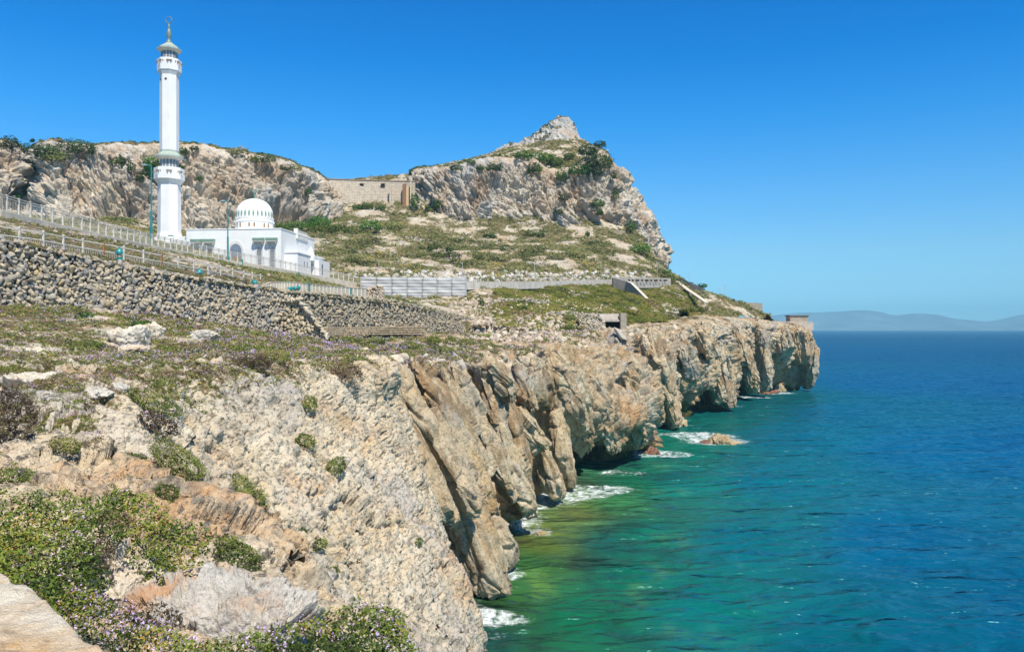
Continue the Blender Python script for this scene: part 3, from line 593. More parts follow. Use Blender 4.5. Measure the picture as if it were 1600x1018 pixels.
# ---------------------------------------------------------------- small modelling kit
class MB:
    def __init__(s): s.v = []; s.f = []; s.m = []
    def add(s, v, f, mi=0):
        k = len(s.v); s.v += [tuple(a) for a in v]; s.f += [tuple(i+k for i in a) for a in f]; s.m += [mi]*len(f); return s
    def box(s, c, d, M=None, mi=0, taper=1.0):
        x, y, z = [a/2 for a in d]; v = [Vector((c[0]+sx*x*(taper if sz > 0 else 1), c[1]+sy*y*(taper if sz > 0 else 1), c[2]+sz*z)) for sx in (-1, 1) for sy in (-1, 1) for sz in (-1, 1)]
        if M: v = [M @ a for a in v]
        return s.add(v, [(0, 1, 3, 2), (4, 6, 7, 5), (0, 4, 5, 1), (2, 3, 7, 6), (0, 2, 6, 4), (1, 5, 7, 3)], mi)
    def bx(s, x0, x1, y0, y1, z0, z1, mi=0, M=None): return s.box(((x0+x1)/2, (y0+y1)/2, (z0+z1)/2), (x1-x0, y1-y0, z1-z0), M, mi)
    def bar(s, a, b, wd, ht=None, mi=0):
        a, b = Vector(a), Vector(b); ht = ht or wd; d = (b-a); L = d.length; d.normalize()
        up = Vector((0, 0, 1)) if abs(d.z) < .95 else Vector((0, 1, 0)); x = d.cross(up).normalized(); y = x.cross(d).normalized()
        v = [p+x*sx*wd/2+y*sy*ht/2 for p in (a, b) for sx, sy in ((-1, -1), (1, -1), (1, 1), (-1, 1))]
        return s.add(v, [(0, 3, 2, 1), (4, 5, 6, 7), (0, 1, 5, 4), (1, 2, 6, 5), (2, 3, 7, 6), (3, 0, 4, 7)], mi)
    def lathe(s, c, prof, n=24, mi=0, rot=0., M=None):
        v = []; f = []
        for r, z in prof:
            for k in range(n):
                t = 2*math.pi*(k+rot)/n; q = Vector((c[0]+r*math.cos(t), c[1]+r*math.sin(t), c[2]+z)); v.append(M @ q if M else q)
        for i in range(len(prof)-1):
            for k in range(n): f.append((i*n+k, i*n+(k+1) % n, (i+1)*n+(k+1) % n, (i+1)*n+k))
        f.append(tuple(range(n))[::-1]); f.append(tuple((len(prof)-1)*n+k for k in range(n)))
        return s.add(v, f, mi)
    def tube(s, pts, r, n=8, mi=0):
        pts = [Vector(p) for p in pts]; rs = r if isinstance(r, (list, tuple)) else [r]*len(pts); v = []; f = []
        for i, p in enumerate(pts):
            d = (pts[min(i+1, len(pts)-1)]-pts[max(i-1, 0)]).normalized(); up = Vector((0, 0, 1)) if abs(d.z) < .9 else Vector((0, 1, 0))
            x = d.cross(up).normalized(); y = x.cross(d)
            for k in range(n): t = 2*math.pi*k/n; v.append(p+(x*math.cos(t)+y*math.sin(t))*rs[i])
        for i in range(len(pts)-1):
            for k in range(n): f.append((i*n+k, i*n+(k+1) % n, (i+1)*n+(k+1) % n, (i+1)*n+k))
        f.append(tuple(range(n))[::-1]); f.append(tuple((len(pts)-1)*n+k for k in range(n)))
        return s.add(v, f, mi)
    def extr(s, poly, M, depth, mi=0):            # polygon in local x-z, extruded along local y
        n = len(poly); v = [M @ Vector((x, 0, z)) for x, z in poly]+[M @ Vector((x, depth, z)) for x, z in poly]
        return s.add(v, [tuple(range(n)), tuple(range(n, 2*n))[::-1]]+[(k, k+n, (k+1) % n+n, (k+1) % n) for k in range(n)], mi)
    def build(s, name, mat, parent=None, smooth=False, bevel=0):
        me = bpy.data.meshes.new(name); me.from_pydata(s.v, [], s.f)
        for m in (mat if isinstance(mat, list) else [mat]): me.materials.append(m)
        me.polygons.foreach_set('material_index', s.m)
        if smooth: me.polygons.foreach_set('use_smooth', [True]*len(s.f))
        me.update(); o = bpy.data.objects.new(name, me); COL.objects.link(o)
        if parent: o.parent = parent; o.matrix_parent_inverse = Matrix.Translation(parent.location).inverted() if parent.type == 'EMPTY' else Matrix()
        if bevel: md = o.modifiers.new('bevel', 'BEVEL'); md.width = bevel; md.segments = 2; md.limit_method = 'ANGLE'
        return o
def thing(name, loc, label, cat, group=None):
    o = bpy.data.objects.new(name, None); COL.objects.link(o); o.location = loc; o.empty_display_size = .3
    return tag(o, label, cat, group)
def seat(o):                                      # keep a numpy-built child in place under a moved Empty
    if o.parent and o.parent.type == 'EMPTY': o.matrix_parent_inverse = Matrix.Translation(o.parent.location).inverted()
    return o
def tp(g): return Vector(P(*g))

white = plain('white_render', (.83, .82, .79), .7, .05, .35)
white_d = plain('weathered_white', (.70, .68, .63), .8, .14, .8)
cream = plain('cream_concrete', (.60, .53, .42), .9, .16, .9, .03)
concrete = plain('grey_concrete', (.44, .39, .33), .92, .25, .8, .06)
glass_d = plain('dark_window', (.05, .06, .07), .3, .3, 2, spec=.5)
grille = plain('grey_grille', (.22, .24, .26), .6, .3, 6)
tile_g = plain('green_tile', (.22, .34, .26), .45, .3, 4, spec=.5)
copper = plain('green_copper', (.16, .36, .28), .5, .35, 3, spec=.5)
teal = plain('teal_paint', (.012, .25, .26), .45, .15, 3, spec=.5)
rail_w = plain('old_white_paint', (.64, .60, .53), .7, .2, 2)
rust = plain('rusty_iron', (.38, .16, .05), .9, .4, 6)
wood = plain('brown_door', (.26, .16, .09), .7, .3, 3)
black = plain('dark_opening', (.012, .011, .010), .95, .3, 1)
steel = plain('galvanised_post', (.50, .52, .53), .5, .12, 2, spec=.5)

# ================================================================ MOSQUE
CX, CY = P(439.1, 428, 200)[:2]; YW = R(-5)
FR = Matrix.Translation((CX, CY, 0)) @ Matrix.Rotation(YW, 4, 'Z')   # local x right along the front, y away, z is real height
zf = lambda py, D=200.: CAMZ+(HY-py)/F*D
ux = lambda px: (px-439.1)*.1611
TOP = 50.0; BASE = 37.0
mo = thing('mosque', (CX-12, CY+12, 44), 'white flat roofed mosque hall with ribbed dome and green tiled window hoods', 'mosque')
m = MB(); m.bx(-24.8, 0, 0, 25.1, BASE, TOP, M=FR)
m.bx(-24.6, -.2, .35, 24.9, TOP, TOP+.06, M=FR)
m.bx(-34.0, -24.8, 1.2, 14, BASE, zf(366.5), M=FR)
m.build('wall', white, mo, bevel=.05)
m = MB()                                            # parapet rims
m.bx(-24.95, .15, -.12, .28, TOP-.02, TOP+.22, M=FR); m.bx(-.28, .12, .28, 25.2, TOP-.02, TOP+.2, M=FR); m.bx(-24.92, -24.5, .28, 25.2, TOP-.02, TOP+.2, M=FR)
m.build('cornice', white, mo)
m = MB(); m.bx(-.6, .5, 10.5, 10.9, TOP-1.2, TOP+1.5, M=FR); m.bx(-.4, .3, 10.9, 19.0, TOP-1.1, TOP-.5, M=FR)
m.bx(-.1, .1, 10.9, 19.0, TOP+.95, TOP+1.15, M=FR)
for k in range(14): m.bx(-.08, .06, 11.2+k*.58, 11.42+k*.58, TOP-.5, TOP+.95, M=FR)
m.build('roof_lattice', white_d, mo)
m = MB(); m.bx(.0, 3.4, 2.5, 12.5, BASE, zf(396.5, 205), M=FR); m.bx(-.05, 3.6, 2.3, 12.7, zf(396.5, 205), zf(396.5, 205)+.25, M=FR)
m.build('side_porch', white, mo)
m = MB(); m.bx(0, 3.0, 12.9, 24.2, BASE, zf(400, 215), M=FR); m.bx(3.003, 5.0, 14.2, 23.2, BASE, zf(408, 218), M=FR); m.bx(0, 3.3, 12.75, 24.3, zf(400, 215), zf(400, 215)+.22, M=FR)
m.build('side_block', white, mo)
m = MB(); m.lathe((3.2, 12.9, zf(400, 210)), [(1.1, -1), (1.1, .4), (.75, .9), (.6, 1.5), (.7, 1.6), (.45, 2.1), (.12, 2.5), (.1, 2.9)], 12, M=FR)
m.build('turret', white, mo)
for yy in (7.0, 9.2): m = MB(); m.bx(3.38, 3.46, yy, yy+.5, 41.0, 42.4, M=FR); m.build('side_window', grille, mo)
for yy, xx in ((13.9, 3.04), (16.5, 5.04)):
    m = MB(); m.bx(xx-.04, xx+.05, yy, yy+.55, 39.6, 42.4, M=FR); m.build('slit_window', black, mo)
def arch(w, h, z0, n=10, point=.28):
    hw = w/2; sp = h-w*.62; P_ = [(-hw, z0), (hw, z0), (hw, z0+sp)]
    for k in range(1, n): t = k/n; P_.append((hw*(1-t**1.55), z0+sp+(h-sp)*math.sin(t*math.pi/2)**.85))
    P_.append((0, z0+h))
    for k in range(n-1, 0, -1): t = k/n; P_.append((-hw*(1-t**1.55), z0+sp+(h-sp)*math.sin(t*math.pi/2)**.85))
    P_.append((-hw, z0+sp)); return P_
def at_front(u, y): return FR @ Matrix.Translation((u, y, 0))
for pxw, yh, kind in ((404.4, 373.2, 0), (425.4, 373.2, 0), (303.7, 374.3, 1), (324.3, 374.3, 1)):
    u = ux(pxw); zt = zf(yh)
    win = MB()                                      # projecting surround
    win.extr(arch(1.9, 6.2, zf(416)), at_front(u, -.10), .12); wo = win.build('window', white_d, mo)
    g = MB(); g.extr(arch(1.15, 4.6, zf(415.5)), at_front(u, -.16), .09); g.build('pane', grille if kind == 0 else glass_d, wo)
    g = MB()
    for k in range(9): g.bx(u-.55, u+.55, -.20, -.165, zf(415)+.25+k*.36, zf(415)+.32+k*.36, M=FR)
    g.build('bars', white_d, wo)
    hd = MB(); hd.bx(u-1.35, u+1.35, -1.15, 0, zt-.72, zt-.42, M=FR)
    hd.extr([(-1.42, zt-.40), (1.42, zt-.40), (1.28, zt+.12), (1.42, zt+.22), (-1.42, zt+.22), (-1.28, zt+.12)], at_front(u, -1.22), 1.2, 1)
    for sx in (-1.15, 1.05): hd.bx(u+sx, u+sx+.12, -1.0, 0, zt-1.25, zt-.72, M=FR)
    for k in range(11): hd.bx(u-1.38+k*.265, u-1.28+k*.265, -1.27, -1.222, zt-.42, zt+.2, 1, M=FR)
    hd.build('window_hood', [white_d, tile_g], mo)
u = ux(366.3); zb = zf(417)
m = MB(); m.extr(arch(4.0, 6.7, zb), at_front(u, -.14), .16); dw = m.build('doorway', white_d, mo)
m = MB(); m.extr(arch(3.1, 5.9, zb), at_front(u, -.20), .09); m.build('fanlight', plain('grey_glass', (.20, .24, .29), .35, .2, 1, spec=.5), dw)
m = MB(); m.bx(u-1.4, u-.03, -.27, -.21, zb, zb+2.6, M=FR); m.bx(u+.03, u+1.4, -.27, -.21, zb, zb+2.6, M=FR)
for sx in (-1.15, -.65, .25, .75): m.bx(u+sx, u+sx+.32, -.30, -.268, zb+.4, zb+2.2, 1, M=FR)
m.build('door', [wood, plain('pale_panel', (.40, .29, .17), .7, .2, 3)], mo)
for k in range(5): pass
for px0, px1, y0, y1, yl in ((252, 264, 380.5, 392, 1.15), (280, 290, 384, 396, 1.15)):
    m = MB(); m.bx(ux(px0), ux(px1), yl-.06, yl+.02, zf(y1), zf(y0), M=FR)
    for k in range(6): m.bx(ux(px0)+.05+k*(ux(px1)-ux(px0)-.1)/6, ux(px0)+.12+k*(ux(px1)-ux(px0)-.1)/6, yl-.10, yl-.062, zf(y1)+.1, zf(y0)-.1, 1, M=FR)
    m.build('louvre', [grille, white_d], mo)
# dome
DX, DY = -12.35, 13.0; dc = (DX, DY, 0)
m = MB(); m.lathe((DX, DY, TOP), [(5.75, -.5), (5.75, .85), (5.5, 1.0), (5.1, 1.35), (5.0, 1.4), (5.0, 3.2), (5.2, 3.35), (5.2, 3.7), (4.9, 3.8)], 40, M=FR); dr = m.build('drum', white, mo)
for k in range(24):
    if k % 3 == 2: continue
    t = 2*math.pi*k/24+.12; m = MB(); Mx = FR @ Matrix.Translation((DX, DY, TOP)) @ Matrix.Rotation(t, 4, 'Z')
    m.extr([(-.22, 1.75), (.22, 1.75), (.22, 2.7), (0, 3.0), (-.22, 2.7)], Mx @ Matrix.Translation((5.02, 0, 0)) @ Matrix.Rotation(math.pi/2, 4, 'Z'), .25); m.build('drum_window', plain('amber_glass', (.30, .19, .08), .4, .2, 2) if k == 0 else bpy.data.materials['amber_glass'], mo)
prof = []
for k in range(22):
    t = k/21*math.pi/2; r = 4.85*(math.cos(t)**.92)+.28*math.sin(2*t)*.6; prof.append((max(r, .05), 3.75+.9+ (5.15)*math.sin(t)**.98 if k else 3.8))
prof = [(4.82, 3.78), (4.93, 4.3)]+prof[1:]
NR_ = 36; v = []; f = []; mi = []
for i, (r, z) in enumerate(prof):                   # ribbed skin
    for k in range(NR_*4):
        t = 2*math.pi*k/(NR_*4); rr_ = r*(1-.018*(abs(math.sin(t*NR_/2))**.5)*(1 if i > 1 else 0)); v.append(FR @ Vector((DX+rr_*math.cos(t), DY+rr_*math.sin(t), TOP+z)))
n_ = NR_*4
for i in range(len(prof)-1):
    for k in range(n_): f.append((i*n_+k, i*n_+(k+1) % n_, (i+1)*n_+(k+1) % n_, (i+1)*n_+k))
m = MB(); m.add(v, f); dome = m.build('dome', white, mo, smooth=True)
def dome_r(z): return float(np.interp(z, [q[1] for q in prof], [q[0] for q in prof]))
orn = MB()
for k in range(28):
    t = 2*math.pi*(k+.5)/28; q = []
    for j, zz in enumerate(np.linspace(4.45, 6.35, 7)):
        wv_ = .27*math.sin(math.pi*j/6)**.8; q.append((zz, wv_))
    L_ = [FR @ Vector((DX+(dome_r(z)+.05)*math.cos(t-wv_/dome_r(z)), DY+(dome_r(z)+.05)*math.sin(t-wv_/dome_r(z)), TOP+z)) for z, wv_ in q]
    R_ = [FR @ Vector((DX+(dome_r(z)+.05)*math.cos(t+wv_/dome_r(z)), DY+(dome_r(z)+.05)*math.sin(t+wv_/dome_r(z)), TOP+z)) for z, wv_ in q]
    orn.add(L_+R_, [(j, j+7, j+8, j+1) for j in range(6)])
orn.build('green_lozenges', tile_g, dome)
zz = MB()
for k in range(56):                                 # zigzag moulding below the lozenges
    t0, t1 = 2*math.pi*k/56, 2*math.pi*(k+1)/56; z0, z1 = (3.95, 4.5) if k % 2 else (4.5, 3.95)
    a = FR @ Vector((DX+(dome_r(z0)+.05)*math.cos(t0), DY+(dome_r(z0)+.05)*math.sin(t0), TOP+z0)); b_ = FR @ Vector((DX+(dome_r(z1)+.05)*math.cos(t1), DY+(dome_r(z1)+.05)*math.sin(t1), TOP+z1)); zz.bar(a, b_, .09)
zz.build('zigzag_moulding', white_d, dome)
ztop = TOP+prof[-1][1]
fi = MB(); fi.lathe((DX, DY, ztop), [(.35, -.2), (.3, .1), (.08, .3), (.22, .55), (.08, .8), (.18, 1.0), (.06, 1.2), (.05, 1.7)], 10, M=FR)
cc = FR @ Vector((DX, DY, ztop+2.3)); fi.tube([cc+Vector((.62*math.cos(t), 0, .62*math.sin(t))) for t in np.linspace(R(125), R(415), 15)], [.04+.11*math.sin(math.pi*k/14) for k in range(15)], 6)
fi.build('finial', copper, dome)

# ================================================================ MINARET
MD = 206.0; sx_ = MD/F; MXc = (264.6-800)*sx_; zz_ = lambda py: CAMZ+(HY-py)*sx_
mi_ = thing('minaret', (MXc, MD, zz_(388)), 'tall white octagonal minaret with two balconies and ring finial', 'minaret')
oc = lambda r: r/math.cos(math.pi/8)
def ring(name, prof, mat, rot=.5, n=8, par=mi_): m = MB(); m.lathe((MXc, MD, 0), [(oc(r*sx_) if n == 8 else r*sx_, zz_(y)) for r, y in prof], n, rot=rot); return m.build(name, mat, par, bevel=0)
ring('base', [(20.5, 412), (20.5, 379), (18.5, 377), (16.2, 364)], white)
m = MB(); m.bx(MXc-20*sx_, MXc+19*sx_, MD-2.6, MD+3.6, zz_(430), zz_(376)); m.build('plinth', white, mi_)
ring('lower_shaft', [(16.1, 366), (15.4, 292), (15.4, 286)], white)
lb = ring('lower_balcony', [(15.5, 289), (19.5, 282.5), (20.8, 281.5), (20.8, 264), (20.0, 263.6), (19.4, 266), (13, 266)], white)
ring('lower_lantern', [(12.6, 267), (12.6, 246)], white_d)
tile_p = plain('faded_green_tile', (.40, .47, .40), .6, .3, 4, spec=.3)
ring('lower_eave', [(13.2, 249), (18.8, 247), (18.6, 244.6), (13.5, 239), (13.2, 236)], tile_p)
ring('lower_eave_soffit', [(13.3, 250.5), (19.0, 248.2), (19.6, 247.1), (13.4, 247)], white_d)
ring('upper_shaft', [(13.2, 240), (13.0, 122), (13.0, 117)], white)
ub = ring('upper_balcony', [(13.1, 119), (15.4, 114), (16.4, 112.5), (16.4, 95), (15.8, 94.4), (15.2, 96), (11, 96)], white)
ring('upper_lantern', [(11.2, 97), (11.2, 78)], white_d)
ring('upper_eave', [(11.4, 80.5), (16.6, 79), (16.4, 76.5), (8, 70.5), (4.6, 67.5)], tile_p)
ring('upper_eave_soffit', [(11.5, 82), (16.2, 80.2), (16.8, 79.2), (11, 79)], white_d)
fi = MB(); fi.lathe((MXc-.1, MD, 0), [(r*sx_, zz_(y)) for r, y in [(5, 69), (4.4, 67), (4.6, 65.5), (2.8, 64), (2.4, 62), (3.2, 59), (4.2, 55), (3.4, 50), (2.4, 46.5), (1.6, 45), (2.4, 44), (1.5, 42.5), (2.2, 40.5), (1.2, 39), (1.0, 37)]], 16)
cc = Vector((MXc-.15, MD, zz_(31.4))); fi.tube([cc+Vector((.83*math.cos(t), 0, .83*math.sin(t))) for t in np.linspace(R(95), R(445), 25)], [.07+.07*math.sin(math.pi*k/24) for k in range(25)], 8)
fi.build('finial', plain('weathered_bronze', (.20, .27, .24), .4, .4, 4, spec=.5), mi_, smooth=True)
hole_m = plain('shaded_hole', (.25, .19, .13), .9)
for par, rr_, y0, n3 in ((lb, 20.8, 270.5, 3), (ub, 16.4, 99.5, 3)):
    for k in range(8):                              # pierced dots on each balcony face
        m = MB(); th = 2*math.pi*k/8+math.pi/8*0+R(0); Mx = Matrix.Translation((MXc, MD, 0)) @ Matrix.Rotation(th, 4, 'Z') @ Matrix.Translation((rr_*sx_+.0, 0, 0)) @ Matrix.Rotation(math.pi/2, 4, 'Z')
        for c0 in (-1.35, 1.35) if rr_ > 18 else (-1.0, 1.0):
            m = MB()
            for j in (-1, 0, 1): m.bx(c0+j*.5-.13, c0+j*.5+.13, -.03, .05, zz_(y0)-.25, zz_(y0)+.25, M=Mx)
            m.build('pierced_opening', hole_m, par)
for yy0, yy1, rr_ in ((262, 250, 12.6), (93, 82, 11.2)):
    for k in range(8):
        th = 2*math.pi*k/8; Mx = Matrix.Translation((MXc, MD, 0)) @ Matrix.Rotation(th, 4, 'Z') @ Matrix.Translation((rr_*sx_, 0, 0)) @ Matrix.Rotation(math.pi/2, 4, 'Z')
        m = MB(); 
        for c0 in (-.42, .42): m.extr(arch(.62, zz_(yy1)-zz_(yy0), zz_(yy0)), Mx @ Matrix.Translation((c0, -.03, 0)), .08)
        m.build('lantern_window', grille, mi_)
for k in (5, 6):
    th = 2*math.pi*k/8; Mx = Matrix.Translation((MXc, MD, 0)) @ Matrix.Rotation(th, 4, 'Z') @ Matrix.Translation((13*sx_, 0, 0)) @ Matrix.Rotation(math.pi/2, 4, 'Z')
    m = MB()
    m.lathe((0, 0, 0), [(.32, -.03), (.32, .05)], 8, M=Mx @ Matrix.Translation((0, 0, zz_(127))) @ Matrix.Rotation(math.pi/2, 4, 'X')); m.build('porthole', glass_d, mi_)

# ================================================================ STONES (angular, many) -> one mesh of a wall
def ico(level):
    t = (1+5**.5)/2; v = [(-1, t, 0), (1, t, 0), (-1, -t, 0), (1, -t, 0), (0, -1, t), (0, 1, t), (0, -1, -t), (0, 1, -t), (t, 0, -1), (t, 0, 1), (-t, 0, -1), (-t, 0, 1)]
    f = [(0, 11, 5), (0, 5, 1), (0, 1, 7), (0, 7, 10), (0, 10, 11), (1, 5, 9), (5, 11, 4), (11, 10, 2), (10, 7, 6), (7, 1, 8), (3, 9, 4), (3, 4, 2), (3, 2, 6), (3, 6, 8), (3, 8, 9), (4, 9, 5), (2, 4, 11), (6, 2, 10), (8, 6, 7), (9, 8, 1)]
    v = [np.array(a)/np.linalg.norm(a) for a in v]
    for _ in range(level):
        c = {}; nf = []
        def mid(a, b):
            k = (min(a, b), max(a, b))
            if k not in c: q = v[a]+v[b]; v.append(q/np.linalg.norm(q)); c[k] = len(v)-1
            return c[k]
        for a, b, d in f: x, y, z = mid(a, b), mid(b, d), mid(d, a); nf += [(a, x, z), (b, y, x), (d, z, y), (x, y, z)]
        f = nf
    return np.array(v), np.array(f)
IV, IF = ico(1); IV2, IF2 = ico(2)
def stones(cen, size, seed=1, squash=(1, 1, 1), hi=False):
    """angular stones: returns verts, faces, per-vert random"""
    iv, if_ = (IV2, IF2) if hi else (IV, IF)
    r = np.random.default_rng(seed); n = len(cen); V = np.repeat((np.sign(iv)*np.abs(iv)**.62)[None], n, 0)
    for k in range(7):                              # chop by random planes
        pn = r.normal(size=(n, 1, 3)); pn /= np.linalg.norm(pn, axis=2, keepdims=True); dd = r.uniform(.42, .78, (n, 1))
        e = (V*pn).sum(2)-dd; V = V-np.maximum(e, 0)[..., None]*pn
    ax = r.uniform(.7, 1.2, (n, 1, 3))*np.array(squash); a = r.uniform(0, 6.28, n)
    V = V*ax*np.asarray(size)[:, None, None]
    Vx = V[..., 0]*np.cos(a)[:, None]-V[..., 2]*np.sin(a)[:, None]; Vz = V[..., 0]*np.sin(a)[:, None]+V[..., 2]*np.cos(a)[:, None]
    V = np.stack([Vx, V[..., 1], Vz], 2)+np.asarray(cen)[:, None]
    Fc = (if_[None]+np.arange(n)[:, None, None]*len(iv)).reshape(-1, 3)
    return V.reshape(-1, 3), Fc, np.repeat(r.random(n), len(iv))
def stone_mat(name, cols, k=3.0):
    b = NB(name); c = b.ramp(b.attr('rnd'), [(i/(len(cols)-1), c_) for i, c_ in enumerate(cols)])
    n = b.noise(b.pos(), k, 6, .7); c = b.mix(b.ramp(n, [(.35, .55), (.55, 0)]), c, (.10, .095, .085)); c = b.mix(b.ramp(b.noise(b.pos(), k*.35, 4, .6), [(.5, 0), (.62, .5)]), c, (.50, .40, .25))
    return b.done(c, .9, b.bump(n, .05))
m_stone = stone_mat('wall_stone', [(.25, .25, .26), (.38, .34, .28), (.50, .42, .29), (.30, .29, .28), (.56, .49, .37), (.44, .33, .19)])
m_core = plain('wall_core', (.12, .10, .075), .95, .4, 1.5, .1)
def wall_run(name, x, y, zt, zb, step, size, label, cat, hi=False, batter=.10, seed=3, mat=None, group=None, thick=1.2):
    """x, y, zt, zb arrays along the run; stones bedded in a face that leans back"""
    x, y, zt, zb = [np.asarray(a, float) for a in (x, y, zt, zb)]; L = np.concatenate([[0], np.cumsum(np.hypot(np.diff(x), np.diff(y)))])
    r = np.random.default_rng(seed); s = np.arange(0, L[-1], step); cen = []; sz = []
    nx, ny = np.gradient(y, L), -np.gradient(x, L)  # towards the sea side / camera
    for si in s:
        X_, Y_, T_, B_ = [np.interp(si, L, a) for a in (x, y, zt, zb)]; N_ = np.array([np.interp(si, L, nx), np.interp(si, L, ny)]); N_ /= np.linalg.norm(N_)
        nrow = int((T_-B_+.5)/(step*.86))
        for k in range(nrow+1):
            z = B_-.4+k*step*.86+r.uniform(-.18, .18)*step; off = (T_-z)*batter+r.uniform(-.12, .10)*step; ss = r.uniform(-.35, .35)*step+(k % 2)*step*.5
            if z > T_+.1*step: continue
            tx, ty = -N_[1], N_[0]; cen.append((X_+N_[0]*off+tx*ss, Y_+N_[1]*off+ty*ss, z)); sz.append(step*(.46+.50*r.random()**1.3)*size)
    V, Fc, rn = stones(np.array(cen), np.array(sz), seed, (1.15, .9, .85), hi)
    n = len(x); cv = []
    for i in range(n):
        N_ = np.array([nx[i], ny[i]]); N_ /= np.linalg.norm(N_); h = zt[i]-zb[i]
        for o, z in ((h*batter+.35*batter-.1, zb[i]-1.5), (-.08, zt[i]-.1), (-thick, zt[i]-.1), (-thick, zb[i]-1.5)): cv.append((x[i]+N_[0]*o, y[i]+N_[1]*o, z))
    cf = []
    for i in range(n-1):
        for k in range(3): a = i*4+k; cf.append((a, a+1, a+5)); cf.append((a, a+5, a+4))
    cf += [(0, 1, 2), (0, 2, 3), ((n-1)*4, (n-1)*4+2, (n-1)*4+1), ((n-1)*4, (n-1)*4+3, (n-1)*4+2)]
    k0 = len(V); VV = np.concatenate([V, np.array(cv)]); FF = np.concatenate([Fc, np.array(cf)+k0]); MI = np.concatenate([np.zeros(len(Fc)), np.ones(len(cf))])
    o = mesh_np(name, VV, FF, mats=[mat or m_stone, m_core], midx=MI, smooth=False, attrs=dict(rnd=np.concatenate([rn, np.zeros(len(cv))])))
    if label: tag(o, label, cat, group)
    return o
def run(pts): a = np.array([P(*q[:3]) for q in pts]); zb_ = np.array([CAMZ+(HY-q[3])/F*q[2] for q in pts]); return a[:, 0], a[:, 1], a[:, 2], zb_
def seg(i0, i1): return WX[i0:i1], WY[i0:i1], WT[i0:i1], WB[i0:i1]
fine = lambda a, k=5: np.interp(np.linspace(0, len(a)-1, (len(a)-1)*k+1), np.arange(len(a)), a)
wa = [fine(a) for a in seg(0, 7)]; wa[2] = wa[2]+perlin(np.stack([wa[0], wa[1], wa[0]*0], 1)*.3)*.35
wall1 = wall_run('stone_wall', *wa, .42, 1.06, 'high wall of loose grey boulders retaining the road on the left', 'wall', hi=True, seed=4)
wb = [fine(a) for a in seg(6, 12)]; wall2 = wall_run('stone_wall', *wb, .46, 1.0, 'lower stretch of stone wall right of the sloping buttress, on layered courses', 'wall', seed=8,
                mat=stone_mat('small_wall_stone', [(.24, .22, .18), (.36, .31, .23), (.46, .38, .26), (.28, .26, .23)], 3))
# sloping buttress
bx_, by_ = P(452, 0, 104)[:2]; b0 = wall_run('stone_buttress', *run([(449, 470, 103, 527), (468, 472, 102.5, 530), (482, 492, 102, 534), (496, 510, 101.5, 538), (510, 528, 101, 542)]), .42, 1.1, 'sloping rubble buttress with pale coping against the stone wall', 'buttress', seed=12, thick=.8,
             mat=stone_mat('buttress_stone', [(.40, .33, .22), (.52, .44, .30), (.60, .52, .38)], 2))
m = MB(); pp = [tp((452, 471, 103.1)), tp((467, 469, 102.6)), tp((482, 489, 102.1)), tp((497, 508, 101.6)), tp((511, 527, 101.1))]
for a, b_ in zip(pp, pp[1:]): m.bar(a+Vector((-.3, .4, 0)), b_+Vector((-.3, .4, 0)), .8, .3)
cpts = np.concatenate([np.linspace(np.array(a), np.array(b_), 9) for a, b_ in zip(pp, pp[1:])])
for dx_ in (0, .45): cpts = np.concatenate([cpts, cpts[:36]+np.array([dx_-.3, -.5, .1])]) if dx_ else cpts
sv_ = stones(cpts, np.random.default_rng(3).uniform(.32, .5, len(cpts)), 77, (1.2, 1, .6)); mesh_np('coping', sv_[0], sv_[1], stone_mat('pale_coping', [(.56, .48, .36), (.66, .58, .45)], 2), smooth=False, attrs=dict(rnd=sv_[2]), parent=b0)
# layered courses under the second stretch
m = MB(); r = random.Random(5)
for j in range(4):
    for k in range(46):
        t = k/46; D_ = 106+t*40; px_ = 508+t*(662-508); yy = 511.5+j*3.4-t*.5
        a = tp((px_+r.uniform(-1, 1), yy, D_-2.2-.35*j)); b_ = tp((px_+3.6, yy, D_-1.2-.35*j)); m.bar(a, b_, .5+.1*r.random(), .24*r.uniform(.8, 1.2))
m.build('plinth', plain('layered_tan_stone', (.50, .39, .25), .9, .4, 1.2, .05), wall2)

# ================================================================ RAILINGS, KERBS, LAMPS along the road
def poly(pts, n=10):
    a = np.array([P(*q) for q in pts]); L = np.concatenate([[0], np.cumsum(np.linalg.norm(np.diff(a, axis=0), axis=1))]); return a, L
def along(a, L, s): return Vector([np.interp(s, L, a[:, k]) for k in range(3)])
UPB = [(-120, 305, 84), (0, 335, 91), (60, 350, 98.5), (120, 363, 107), (180, 377, 118), (236, 388.5, 131), (300, 400, 147), (360, 411, 161), (420, 420, 174), (480, 431, 191), (520, 438, 203), (560, 446, 214)]
ka, kl = poly(UPB)
road = MB()                                        # kerb wall under the upper railing
for i in range(len(ka)-1): a, b_ = Vector(ka[i]), Vector(ka[i+1]); road.bar(a-Vector((0, 0, .28)), b_-Vector((0, 0, .28)), .5, 1.5)
o = road.build('kerb_wall', cream, None); tag(o, 'long low concrete kerb wall carrying the upper white railing', 'kerb wall')
